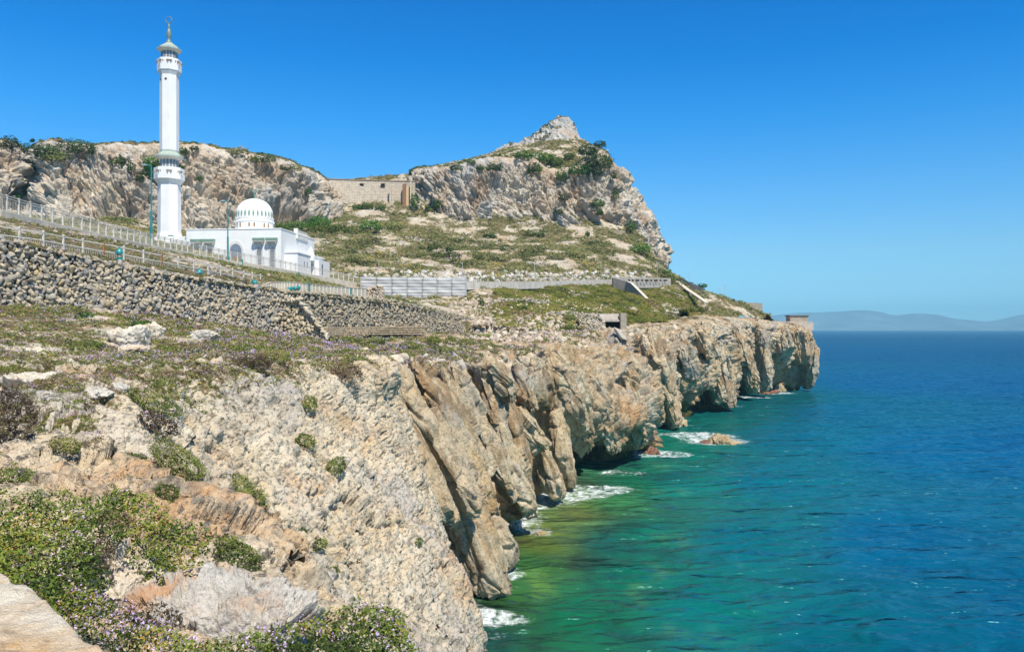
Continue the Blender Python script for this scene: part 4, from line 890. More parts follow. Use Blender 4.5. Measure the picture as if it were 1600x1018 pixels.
# the road itself behind the kerb
rv = []; 
for q in ka: rv += [(q[0]-.2, q[1]+.3, q[2]-.12), (q[0]-1.2, q[1]+7.5, q[2]+.05)]
rd = mesh_np('road', np.array(rv), np.array([(2*i, 2*i+2, 2*i+3, 2*i+1) for i in range(len(ka)-1)]), plain('old_asphalt', (.16, .15, .14), .95, .2, 2, .02)); tag(rd, kind='structure')
rr_ = thing('railing', ka[0], 'upper white railing with thin vertical bars along the road before the mosque', 'railing')
tops = MB(); bals = MB(); HT = 1.95; s = 0; first = None
while s < kl[-1]-.2:
    b_ = along(ka, kl, s)+Vector((0, 0, .4)); h_ = HT
    if first is None:
        m = MB(); m.bx(-.09, .09, -.09, .09, 0, HT+.08); m.box((0, 0, HT+.1), (.24, .24, .06)); first = m.build('post', rail_w, rr_); first.matrix_parent_inverse = Matrix(); first.location = b_-rr_.location
    else: c = first.copy(); COL.objects.link(c); c.parent = rr_; c.matrix_parent_inverse = Matrix(); c.location = b_-rr_.location
    s += 2.3
for i in range(len(ka)-1):
    a, b_ = Vector(ka[i]), Vector(ka[i+1])
    for h_ in (HT+.4, HT*.86+.4, .54): tops.bar(a+Vector((0, 0, h_)), b_+Vector((0, 0, h_)), .10, .09)
for s in np.arange(0, kl[-1], .30): q = along(ka, kl, s); bals.bar(q+Vector((0, 0, .54)), q+Vector((0, 0, HT*.86+.4)), .028)
tops.build('rails', rail_w, rr_); tag(bals.build('vertical_bars', rail_w, rr_), kind='stuff')
LOB = [(-120, 352, 70), (0, 386, 73.4), (60, 393, 77), (120, 403, 82), (180, 412, 86.5), (250, 424, 92), (320, 436, 99), (380, 447.5, 107), (410, 452, 113)]
la, ll = poly(LOB)
r2 = thing('railing', la[0], 'lower white railing with rust stained posts along the top of the boulder wall', 'railing')
tops = MB(); bals = MB(); s = 0; k = 0
mats3 = [rail_w, rust]; proto = {}
while s < ll[-1]:
    b_ = along(la, ll, s)-Vector((0, 0, .25)); kd = 1 if k in (7, 10, 21, 26) else 0; HL = 2.15
    if kd not in proto:
        m = MB(); m.bx(-.08, .08, -.08, .08, 0, HL+.1); m.lathe((0, 0, HL+.1), [(.13, 0), (.13, .06), (.06, .14)], 8); c = m.build('post', mats3[kd], r2); proto[kd] = c
        if kd: c['label'] = 'rusty post'
    else: c = proto[kd].copy(); COL.objects.link(c)
    c.parent = r2; c.matrix_parent_inverse = Matrix(); c.location = b_-r2.location; s += 2.6; k += 1
for i in range(len(la)-1):
    a, b_ = Vector(la[i])-Vector((0, 0, .25)), Vector(la[i+1])-Vector((0, 0, .25))
    for h_ in (2.15, 1.40, .55): tops.bar(a+Vector((0, 0, h_)), b_+Vector((0, 0, h_)), .11, .11)
for s in np.arange(0, ll[-1], .22): q = along(la, ll, s)-Vector((0, 0, .25)); bals.bar(q+Vector((0, 0, .5)), q+Vector((0, 0, 1.35)), .03)
tops.build('rails', rail_w, r2); tag(bals.build('vertical_bars', rail_w, r2), kind='stuff')
# solid cream parapet continuing the lower railing, ending in a stone pier
PB = [(396, 456, 101.5), (425, 459, 105.5), (455, 462, 109), (490, 464, 114), (530, 466, 120.5), (573, 468, 128.5)]
PT = [454, 442, 441.5, 446, 449, 452]
pa = [Vector(P(*q)) for q in PB]; ph = [(b[1]-t)/F*b[2] for b, t in zip(PB, PT)]
pr = thing('parapet', pa[0], 'cream concrete parapet with pilasters and teal posts beyond the stone wall top', 'parapet')
m = MB(); cp = MB(); pil_m = plain('pale_pilaster', (.68, .63, .52), .9, .15, 1)
for i in range(len(pa)-1):
    a, b_ = pa[i], pa[i+1]; v = [a-Vector((0, 0, 2)), b_-Vector((0, 0, 2)), b_+Vector((0, 0, ph[i+1])), a+Vector((0, 0, ph[i]))]; d_ = (b_-a); d_.z = 0; d_.normalize(); bk = Vector((-d_.y, d_.x, 0))*.45; v += [q+bk for q in v]
    m.add(v, [(0, 1, 2, 3), (7, 6, 5, 4), (3, 2, 6, 7), (0, 3, 7, 4), (1, 5, 6, 2)])
    cp.bar(a+bk*.5+Vector((0, 0, ph[i]+.09)), b_+bk*.5+Vector((0, 0, ph[i+1]+.09)), .52, .18)
    for k in range(7): t = (k+.5)/7; q = a.lerp(b_, t); h_ = ph[i]*(1-t)+ph[i+1]*t; pil = MB(); pil.bar(q-bk*.12+Vector((0, 0, -1)), q-bk*.12+Vector((0, 0, h_-.02)), .16, .24); pil.build('pilaster', pil_m, pr)
m.build('panel', cream, pr); cp.build('coping', plain('brown_coping', (.42, .36, .28), .9, .2, 1), pr)
pier = wall_run('stone_pier', *run([(572, 450, 129, 468), (580, 448.5, 130, 468), (590, 447.5, 131, 467), (598, 448, 132.5, 466)]), .40, 1.0, 'small tan stone pier between the cream parapet and the metal hoarding', 'pier', seed=21, mat=stone_mat('pier_stone', [(.48, .36, .26), (.58, .46, .34), (.64, .54, .42)], 2))

def copies(root, loc, label=None, group=None):
    r = root.copy(); COL.objects.link(r); r.location = loc
    if label: r['label'] = label
    if group: r['group'] = group
    for ch in list(root.children):
        c = ch.copy(); COL.objects.link(c); c.parent = r
        for g in list(ch.children): d = g.copy(); COL.objects.link(d); d.parent = c
    return r
def local(o): o.matrix_parent_inverse = Matrix(); return o
def lamp(name, base, H, label, arm=1.0, mat=teal, cat='street lamp', group=None, r=.16):
    t = thing(name, base, label, cat, group)
    m = MB(); m.tube([(0, 0, -.6), (0, 0, H*.45), (0, 0, H*.46), (0, 0, H)], [r*1.25, r*1.15, r*.8, r*.62], 10); m.tube([(0, 0, -.1), (0, 0, .9)], r*1.7, 8); local(m.build('pole', mat, t))
    m = MB(); m.tube([(0, 0, H-.1), (-arm*.4, 0, H+.12), (-arm, 0, H+.15)], r*.45, 8); local(m.build('arm', mat, t))
    m = MB(); m.lathe((0, 0, 0), [(.10, .16), (.26, .10), (.36, 0), (.30, -.08), (.05, -.12)], 12, M=Matrix.Translation((-arm-.25, 0, H+.12)) @ Matrix.Diagonal((1.6, 1, 1, 1))); local(m.build('lantern', plain('lamp_glass', (.35, .55, .58), .35, .1, 2, spec=.5) if 'lamp_glass' not in bpy.data.materials else bpy.data.materials['lamp_glass'], t))
    return t
def H_(y0, y1, D): return (y1-y0)/F*D
lamp('street_lamp', P(236.5, 387, 132), H_(259, 387, 132), 'tall teal street lamp standing left of the minaret', .9)
lamp('street_lamp', P(356, 415, 160), H_(315, 415, 160), 'teal street lamp in front of the mosque door', .8)
lamp('street_lamp', P(270.5, 396, 140), H_(369, 396, 140), 'short teal lamp at the foot of the minaret', .18, r=.08)
for q, lb_ in (((236, 389, 131.3), 'tan concrete footing under the teal lamp left of the minaret'), ((356, 417, 159.3), 'tan concrete footing under the teal lamp before the mosque door')):
    c = tp(q); m_ck = MB(); m_ck.bx(c.x-1.6, c.x+2.0, c.y-.5, c.y+.5, c.z-1.2, c.z-.05); tag(m_ck.build('lamp_footing', cream), lb_, 'footing')
def bollard(px, py, D, label, h=1.35, hat=True, tilt=0):
    t = thing('bollard_light', P(px, py, D), label, 'bollard light'); m = MB(); m.lathe((0, 0, 0), [(.30, -.8), (.30, h*.40), (.34, h*.42)], 14); local(m.build('base', teal, t))
    m = MB(); m.lathe((0, 0, 0), [(.24, h*.42), (.24, h*.66)], 14); local(m.build('lens', plain('lens_buff', (.45, .36, .26), .5) if 'lens_buff' not in bpy.data.materials else bpy.data.materials['lens_buff'], t))
    m = MB(); m.lathe((0, 0, 0), [(.38, h*.66), (.38, h*.80), (.26, h*.95), (.1, h*1.05), (.08, h*1.15)], 14); local(m.build('cap', teal, t))
    t.rotation_euler = (0, R(tilt), 0); return t
bollard(186.5, 411, 84.5, 'teal bollard light with a white knob on the boulder wall top', 1.5)
bollard(311.5, 439, 95.5, 'teal bollard light halfway down the boulder wall top', 1.35)
bollard(398, 452, 100.5, 'teal bollard light at the end of the lower railing', 1.1)
bollard(458, 451, 107.5, 'fallen teal drum light lying on the slope by the cream parapet', .9, tilt=80)
for px_, y0, y1, D_, lb_ in ((380, 405, 421, 165, 'dark green post before the mosque steps'), (468, 425, 440, 186, 'dark green post beside the corner of the mosque annexe'), (484.5, 442, 458, 112, 'teal post on the cream parapet, leftmost one'), (538, 440, 452, 208, 'teal post standing at the end of the upper railing'), (549.5, 450, 467, 122.6, 'teal post on the cream parapet, rightmost one')):
    b_ = tp((px_, y1, D_)); h_ = H_(y0, y1, D_); m = MB(); m.lathe((b_.x, b_.y-.5, b_.z), [(.13, -.5), (.13, h_*.86), (.17, h_*.88), (.17, h_*.97), (.08, h_)], 10); tag(m.build('marker_post', teal), lb_, 'post')

# ================================================================ METAL HOARDING
ha, hb_ = P(564, 462, 206), P(728.5, 462, 216); HHt = 4.9
hd = thing('hoarding', ha, 'long pale grey corrugated metal hoarding below the scrub slope', 'fence')
b = NB('hoarding_metal'); n = b.noise(b.mapping(b.pos(), (.05, .05, 1.0)), 1.1, 3, .5, .2); c = b.ramp(n, [(.3, (.36, .35, .34)), (.5, (.47, .46, .45)), (.7, (.54, .55, .52))]); b.b.inputs['Metallic'].default_value = .0; mat_h = b.done(c, .55)
NP = 7
for k in range(NP):
    a = Vector(ha).lerp(Vector(hb_), k/NP); c_ = Vector(ha).lerp(Vector(hb_), (k+1)/NP-.003); v = []; f = []
    nz = 60
    for j in range(nz+1):
        z = -1.2+(HHt+1.2)*j/nz; y = .045*math.sin(j*2*math.pi/8)+.03*math.sin(k*3+j*.4)
        for i in range(7): q = a.lerp(c_, i/6); wv_ = .06*math.sin(i*.9+j*.25+k*2); v.append((q.x, q.y+y+wv_, q.z+z))
    for j in range(nz):
        for i in range(6): f.append((j*7+i, j*7+i+1, (j+1)*7+i+1, (j+1)*7+i))
    m = MB(); m.add(v, f); o = m.build('panel', mat_h, hd, smooth=True); sm = o.modifiers.new('thickness', 'SOLIDIFY'); sm.thickness = .04
for k in (0, NP):
    q = Vector(ha).lerp(Vector(hb_), k/NP); m = MB(); m.bx(q.x-.08, q.x+.08, q.y-.1, q.y+.12, q.z-1, q.z+HHt+.05); m.build('post', steel, hd)

# ================================================================ ROADSIDE WALL WITH POSTS, retaining works, bunker, cape building
RW = [(729, 446, 219), (790, 446, 230), (850, 445, 246), (905, 443, 262), (957, 441, 280)]
ra, rl = poly(RW)
rw = thing('roadside_wall', ra[0], 'low pale roadside wall with slim posts right of the hoarding', 'wall')
m = MB()
for i in range(len(ra)-1): a, b_ = Vector(ra[i]), Vector(ra[i+1]); m.bar(a+Vector((0, 0, .0)), b_+Vector((0, 0, .0)), .45, 2.2)
m.build('panel', plain('roadside_concrete', (.52, .48, .42), .9, .15, .5), rw)
pp_ = None
for s in np.arange(0, rl[-1], 2.75):
    q = along(ra, rl, s)
    if pp_ is None: m = MB(); m.bx(-.14, .14, -.45, -.1, -1, 1.9); pp_ = local(m.build('post', concrete, rw)); pp_.location = q-rw.location
    else: c = pp_.copy(); COL.objects.link(c); c.parent = rw; c.location = q-rw.location
mr = stone_mat('masonry', [(.42, .36, .27), (.54, .47, .36), (.46, .41, .33)], 1.5)
def slabwall(name, pts, thick, mat, label, cat, dip=2.0):
    """pts: (px, ytop, D, ybottom)"""
    m = MB(); t = [tp(q[:3]) for q in pts]; bt = [tp((q[0], q[3], q[2])) for q in pts]; bk = Vector((.0, thick, 0))
    for i in range(len(t)-1):
        v = [bt[i]-Vector((0, 0, dip)), bt[i+1]-Vector((0, 0, dip)), t[i+1], t[i]]; v += [q+bk for q in v]
        m.add(v, [(0, 1, 2, 3), (7, 6, 5, 4), (3, 2, 6, 7), (0, 3, 7, 4), (1, 5, 6, 2)])
    return tag(m.build(name, mat), label, cat)
def brickish(name, c1, c2, sc):
    b = NB(name); br = b.n('ShaderNodeTexBrick'); b.put(br.inputs['Vector'], b.mapping(b.pos(), (1, 1, 1), (R(90), 0, 0))); br.inputs['Scale'].default_value = sc
    b.put(br.inputs['Color1'], c1); b.put(br.inputs['Color2'], c2); b.put(br.inputs['Mortar'], (.20, .18, .15)); br.inputs['Mortar Size'].default_value = .03; br.inputs['Brick Width'].default_value = .9; br.inputs['Row Height'].default_value = .45
    n = b.noise(b.pos(), .7, 6, .7); return b.done(b.mix(b.ramp(n, [(.35, .6), (.6, 0)]), br.outputs['Color'], (.25, .22, .18)), .9, b.bump(b.noise(b.pos(), 2.5, 5, .7), .12))
bm_ = brickish('block_masonry', (.50, .43, .33), (.42, .36, .27), 1.0)
slabwall('retaining_wall', [(958, 433.5, 268, 456), (979, 440, 264, 458)], 3, bm_, 'grey block retaining wall where the roadside wall ends', 'wall')
o = slabwall('parapet', [(958, 433.5, 269, 442), (985, 433.5, 279, 441), (1048, 434.5, 302, 441)], .6, concrete, 'grey concrete parapet along the road above the grassy hollow', 'parapet')
m = MB(); 
for i in range(13): c_ = Vector(P(983+i*4.8+(i*7 % 3), 438.4, 277+i*1.75)); m.bx(c_.x-.38, c_.x+.30, c_.y-.35, c_.y-.08, c_.z-.2, c_.z+.38)
m.build('drain_openings', black, o)
o = slabwall('stair_wall', [(979, 440, 263.5, 458), (986, 443, 261, 461), (1000, 457, 256, 470), (1012, 469, 252, 476), (1019, 476, 250, 479)], 1.6, bm_, 'stepped stone wall of the stair running down right of the block wall', 'wall')
m = MB(); q0 = [tp((979, 440, 263.5)), tp((986, 443, 261)), tp((1000, 457, 256)), tp((1012, 469, 252)), tp((1020, 477, 250))]
for a, b_ in zip(q0, q0[1:]): m.bar(a+Vector((.4, .8, .1)), b_+Vector((.4, .8, .1)), 1.1, .3)
m.build('coping', plain('pale_stair', (.62, .55, .44), .9, .15, 1), o)
m = MB(); q0 = [tp((1058, 440, 312)), tp((1075, 453, 298)), tp((1090, 463, 288)), tp((1104, 473, 280))]
for a, b_ in zip(q0, q0[1:]): m.bar(a+Vector((0, 0, .05)), b_+Vector((0, 0, .05)), 1.5, .4)
tag(m.build('sloping_path', bpy.data.materials['pale_stair']), 'pale concrete strip running down the slope towards the cape', 'path')
slabwall('road_wall', [(1062, 433, 318, 446), (1080, 442, 312, 450), (1102, 451, 306, 458)], .8, concrete, 'grey road wall curving down on the right shoulder of the headland', 'wall')
bk_ = thing('bunker', P(955, 503, 199), 'concrete bunker with slab roof and dark opening in the rubble slope', 'bunker')
m = MB(); a = P(934, 489, 198); v = [tp((933, 490, 204)), tp((971, 490, 204)), tp((968, 499.5, 197.5)), tp((941, 499.5, 197.5))]; m.add([q+Vector((0, 0, .0)) for q in v]+[q-Vector((0, 0, .45)) for q in v], [(0, 1, 2, 3), (7, 6, 5, 4), (0, 4, 5, 1), (1, 5, 6, 2), (2, 6, 7, 3), (3, 7, 4, 0)]); m.build('roof', concrete, bk_)
m = MB(); v = [tp((940, 499, 199)), tp((969, 499, 199)), tp((969, 513, 199)), (tp((963, 519, 199))), tp((945, 510, 199))]; m.add(v, [(0, 1, 2, 3, 4)]); m.build('opening', black, bk_)
m = MB(); c_ = tp((974, 500, 197.5)); m.bx(c_.x-.75, c_.x+.75, c_.y-.4, c_.y+3, c_.z-3.3, c_.z+1.8); m.build('pier', bm_, bk_)
wall_run('low_stone_wall', *run([(855, 488, 190, 501), (885, 487, 193, 500), (910, 488, 196, 500), (935, 489, 199, 500)]), .55, 1.0, 'low dry stone wall running left from the bunker roof', 'wall', seed=31, mat=mr)
wall_run('low_stone_wall', *run([(906, 501, 186, 520), (925, 501, 189, 522), (944, 503, 193, 522)]), .55, 1.0, 'broken dry stone wall just below and left of the bunker', 'wall', seed=32, mat=mr)
wall_run('low_stone_wall', *run([(742, 482, 196, 490), (780, 466, 203, 473), (820, 467, 208, 476), (862, 471, 212, 480)]), .55, 1.0, 'dry stone wall edging the rubble slope right of the hoarding', 'wall', seed=33, mat=mr)
cb = thing('lookout_building', P(1245, 503, 322), 'small flat roofed lookout building at the tip of the cape', 'building')
c_ = tp((1246, 503, 322)); m = MB(); m.bx(c_.x-3.6, c_.x+3.6, c_.y-2, c_.y+3, c_.z-.5, c_.z+2.35); m.build('wall', plain('tan_block', (.40, .33, .24), .9, .2, .6), cb)
m = MB(); m.bx(c_.x-4.0, c_.x+3.9, c_.y-2.3, c_.y+3.2, c_.z+2.353, c_.z+2.75); m.bx(c_.x-4.0, c_.x-3.6, c_.y-2.2, c_.y-1.9, c_.z-.3, c_.z+2.35); m.build('roof', plain('dark_slab', (.16, .13, .11), .9), cb)
slabwall('platform_wall', [(1216, 501.5, 316, 507), (1240, 502, 318, 508), (1271, 503, 320, 512)], 5, plain('pink_concrete', (.52, .42, .34), .9, .2, .5), 'pale concrete platform wall under the lookout building', 'wall', 1.0)
slabwall('battery_wall', [(1165, 472, 318, 484), (1180, 473, 318, 488), (1191.5, 473.5, 318, 488)], 4, bm_, 'block of old masonry on the ridge before the cape', 'wall')

# small posts along the road
base = None
for px_, y0, y1, D_, lb_ in ((592, 407, 434, 238, 'slender grey lamp post behind the left end of the hoarding'), (722.5, 411, 434, 244, 'slender grey lamp post behind the right end of the hoarding'), (835, 411, 438, 258, 'slender grey lamp post at the middle of the roadside wall'), (939, 411, 436, 286, 'slender grey lamp post left of the block retaining wall'), (1027, 412, 436, 306, 'slender grey lamp post above the concrete parapet'),
    (1078, 427, 440, 330, 'small lamp on the skyline shoulder, nearest the rock face'), (1125, 450, 463, 326, 'lamp on the skyline, left one of the pair before the cape'), (1132.5, 445, 465, 326, 'lamp on the skyline, right one of the pair before the cape')):
    q = tp((px_, y1, D_)); t = thing('lamp_post', q, lb_, 'lamp post', 'slender lamp posts along the coast road'); h_ = H_(y0, y1, D_); m = MB(); m.tube([(0, 0, -1.5), (0, 0, h_)], .07, 6); local(m.build('pole', steel, t)); m = MB(); m.box((-.25, 0, h_), (.8, .3, .16)); local(m.build('lamp_head', steel, t))

# ================================================================ FORTRESS WALL on the saddle
fw = thing('fortress_wall', P(575, 322, 398), 'long curved tan fortress wall with three dark embrasures on the saddle', 'wall')
FT = [(490, 276, 392), (505, 279, 396), (530, 280.3, 400), (560, 281.5, 403), (600, 282.5, 404), (630, 283, 403), (649, 283, 401)]
FB = [322, 324, 324, 324, 326, 328, 330]
fm = brickish('fort_masonry', (.64, .54, .41), (.58, .48, .36), .55)
m = MB(); t = [tp(q) for q in FT]; nseg = 60
tt = np.linspace(0, len(t)-1, nseg); T3 = np.array(t); TI = np.stack([interp(np.arange(len(t)), T3[:, k], tt) for k in range(3)], 1); BI = np.interp(tt, np.arange(len(FB)), FB)
bb = np.array([[x, y-3.5, CAMZ+(HY-yb)/F*y-3] for (x, y, z), yb in zip(TI, BI)])
emb = [(533, 288.0), (566, 289), (599, 289)]
VV = []; FF = []; nr = 40
for i in range(nseg):
    for j in range(nr+1): k = j/nr; VV.append(bb[i]*(1-k)+TI[i]*k+0.0)
for i in range(nseg-1):
    for j in range(nr): a = i*(nr+1)+j; FF.append((a, a+nr+1, a+nr+2, a+1))
m.add(VV, FF)
v = []
for i in range(nseg): v += [TI[i], TI[i]+np.array([0, 4, 0]), TI[i]+np.array([0, 4, -20])]
m.add(v, [(3*i, 3*i+3, 3*i+4, 3*i+1) for i in range(nseg-1)]+[(3*i+1, 3*i+4, 3*i+5, 3*i+2) for i in range(nseg-1)])
m.build('masonry', fm, fw)
m = MB()
for i in range(nseg-1): m.bar(TI[i]+np.array([0, -.1, .12]), TI[i+1]+np.array([0, .3, .12]), 1.0, .3)
m.build('coping', plain('fort_coping', (.46, .33, .22), .9, .2, .5), fw)
for a_, y_ in emb:
    D_ = 404.2; c_ = tp((a_, y_, D_)); m = MB(); m.bx(c_.x-1.1, c_.x+1.1, c_.y-1.6, c_.y+.6, c_.z-.85, c_.z+.6); o = m.build('embrasure', plain('embrasure_stone', (.20, .17, .14), .9) if 'embrasure_stone' not in bpy.data.materials else bpy.data.materials['embrasure_stone'], fw); m = MB(); m.bx(c_.x-.8, c_.x+.8, c_.y-1.75, c_.y-1.61, c_.z-.6, c_.z+.35); m.build('opening', black, o)
for a_, w_, y0, y1, mt_, nm_ in ((610, .55, 290, 326, fm, 'pilaster'), (632, 1.3, 288, 327, plain('doorway_dark_brown', (.22, .12, .07), .9), 'recess'), (636.5, 1.0, 292, 328, plain('tan_render', (.50, .36, .20), .9), 'pilaster'), (642, .5, 284, 328, fm, 'pilaster')):  # the dark brown bar is the doorway
    a, b2 = tp((a_, y0, 400)), tp((a_, y1, 396.5)); m = MB(); m.bar(a, b2, w_*1.4, 1.4); m.build(nm_, mt_, fw)
# brick guard hut, tunnel mouths, hut and ruin on the mound
c_ = tp((864.5, 370, 379)); gh = thing('guard_hut', c_, 'small rust brown brick hut at the foot of the main cliff', 'hut')
m = MB(); m.bx(c_.x-2.3, c_.x-1.6, c_.y, c_.y+5, c_.z-1, c_.z+3.6); m.bx(c_.x+1.6, c_.x+2.3, c_.y, c_.y+5, c_.z-1, c_.z+3.6); m.bx(c_.x-1.6, c_.x+1.6, c_.y+1.5, c_.y+5, c_.z-1, c_.z+3.6); m.build('wall', plain('hut_brick', (.28, .14, .09), .9, .3, 1), gh)
m = MB(); v = [(c_.x-2.6, c_.y-.4, c_.z+3.4), (c_.x+2.6, c_.y-.4, c_.z+3.4), (c_.x+2.6, c_.y+5, c_.z+5.2), (c_.x-2.6, c_.y+5, c_.z+5.2)]; v += [(a, b_, z-.3) for a, b_, z in v]; m.add(v, [(0, 1, 2, 3), (7, 6, 5, 4), (0, 4, 5, 1), (1, 5, 6, 2), (2, 6, 7, 3), (3, 7, 4, 0)]); m.build('roof', plain('hut_roof', (.36, .19, .13), .9, .2, 1), gh)
m = MB(); m.bx(c_.x-1.55, c_.x+1.55, c_.y+1.2, c_.y+1.49, c_.z-1, c_.z+2.6); m.build('doorway', black, gh)
c_ = tp((810, 370, 378)); tm = thing('tunnel_mouth', c_, 'arched tunnel mouth with white door at the cliff foot left of the brick hut', 'tunnel')
Mt = Matrix.Translation((c_.x, c_.y, 0)); m = MB(); m.extr(arch(5.2, 4.0, c_.z-.8), Mt, 3.0); m.build('arch', black, tm)
m = MB(); m.bx(c_.x-1.2, c_.x+1.9, c_.y-.15, c_.y-.02, c_.z-.6, c_.z+1.9); m.build('door', white_d, tm)
c_ = tp((966, 373, 381)); tm = thing('tunnel_mouth', c_, 'squared tunnel mouth in tan masonry right of the brick hut', 'tunnel')
m = MB(); m.bx(c_.x-3.4, c_.x+3.4, c_.y, c_.y+4, c_.z-1, c_.z+4.0); m.build('wall', plain('tunnel_masonry', (.40, .31, .21), .9, .3, .8, .1), tm)
m = MB(); m.extr(arch(2.6, 2.9, c_.z-.8), Matrix.Translation((c_.x+.8, c_.y-.1, 0)), .3); m.build('doorway', black, tm)
c_ = tp((941, 241, 450)); hu = thing('hut', c_, 'small white hut among the shrubs near the top of the headland', 'hut')
m = MB(); m.bx(c_.x-2.7, c_.x+2.7, c_.y-2, c_.y+3, c_.z-1.5, c_.z+1.5); m.build('wall', white_d, hu); m = MB(); m.bx(c_.x-3.3, c_.x+3.3, c_.y-2.5, c_.y+3.4, c_.z+1.503, c_.z+2.0); m.build('roof', plain('hut_slab', (.62, .61, .58), .8), hu)
m = MB(); m.bx(c_.x-.9, c_.x+1.6, c_.y-2.1, c_.y-1.98, c_.z-.3, c_.z+.9); m.build('window', glass_d, hu)
slabwall('ruined_wall', [(881, 219, 464, 224), (896, 217.5, 466, 223), (915, 218, 466, 224)], 2, plain('ruin_stone', (.42, .30, .20), .9, .3, .6), 'low reddish ruined wall on the crest under the summit', 'wall', 1.5)
m = MB(); c_ = tp((878, 186, 1108)); m.bx(c_.x-3.4, c_.x+3.4, c_.y-2, c_.y+3, c_.z-4, c_.z+1.5); m.bx(c_.x-1.4, c_.x+1.2, c_.y-2, c_.y+2, c_.z+1.5, c_.z+3.5); tag(m.build('summit_building', white_d), 'tiny pale building on the very top of the summit', 'building')
# ================================================================ PLANTS
def leafmesh(C_, N_, S_, rnd, name, mats, seed=0, parent=None, extra=None):
    """diamond leaves at C_ facing N_ (jittered), size S_; extra = (verts, faces, matindex) appended"""
    r = np.random.default_rng(seed); n = len(C_); N_ = N_+r.normal(size=(n, 3))*.55; N_ /= np.linalg.norm(N_, axis=1)[:, None]+1e-9
    t = r.normal(size=(n, 3)); a = np.cross(N_, t); a /= np.linalg.norm(a, axis=1)[:, None]+1e-9; b = np.cross(N_, a); S_ = np.asarray(S_)[:, None]*r.uniform(.7, 1.3, (n, 1))
    V = np.stack([C_-a*S_, C_+b*S_*.42+N_*S_*.12, C_+a*S_, C_-b*S_*.42+N_*S_*.12], 1).reshape(-1, 3); Fq = np.arange(n*4).reshape(-1, 4); rn = np.repeat(rnd, 4); MI = np.zeros(n)
    if extra is not None: ev, ef = extra; Fq = np.concatenate([Fq, ef+len(V)]); V = np.concatenate([V, ev]); rn = np.concatenate([rn, np.zeros(len(ev))]); MI = np.concatenate([MI, np.ones(len(ef))])
    o = mesh_np(name, V, Fq, mats=mats, midx=MI, smooth=False, attrs=dict(rnd=rn), parent=parent); return o
def leaf_mat(name, cols):
    b = NB(name); c = b.ramp(b.attr('rnd'), [((i+.5)/len(cols), k) for i, k in enumerate(cols)], 'CONSTANT' if False else 'LINEAR')
    b.b.inputs['Specular IOR Level'].default_value = .2; return b.done(c, .65)
L_mat = leaf_mat('succulent_leaf', [(.025, .045, .010), (.075, .12, .018), (.14, .195, .028), (.22, .24, .04), (.30, .20, .04), (.38, .10, .035)])
L_cush = leaf_mat('cushion_leaf', [(.04, .06, .012), (.10, .14, .025), (.17, .21, .04), (.26, .25, .07), (.32, .23, .09)])
L_dark = leaf_mat('dark_shrub_leaf', [(.014, .034, .006), (.038, .080, .012), (.075, .135, .020), (.12, .18, .03)])
L_lush = leaf_mat('lush_leaf', [(.02, .07, .008), (.05, .14, .015), (.09, .20, .02), (.14, .25, .04)])
L_scrub = leaf_mat('scrub_leaf', [(.035, .05, .012), (.10, .125, .03), (.19, .21, .06), (.30, .29, .11), (.38, .29, .15), (.46, .36, .06)])
L_dry = leaf_mat('dry_twig', [(.06, .042, .025), (.15, .11, .065), (.26, .19, .11), (.36, .27, .17)])
L_grass = leaf_mat('grass_green', [(.05, .06, .012), (.10, .125, .015), (.16, .18, .022), (.24, .21, .04), (.22, .15, .07)])
L_yel = leaf_mat('yellow_green', [(.18, .24, .02), (.36, .42, .03), (.48, .50, .05)])
M_flow = leaf_mat('lilac_flower', [(.42, .26, .50), (.54, .38, .66), (.66, .52, .76)])
M_ygold = leaf_mat('yellow_flower', [(.60, .42, .02), (.75, .55, .03)])
core_m = plain('twig_core', (.035, .026, .018), .95, .4, 6)
_seed = [100]
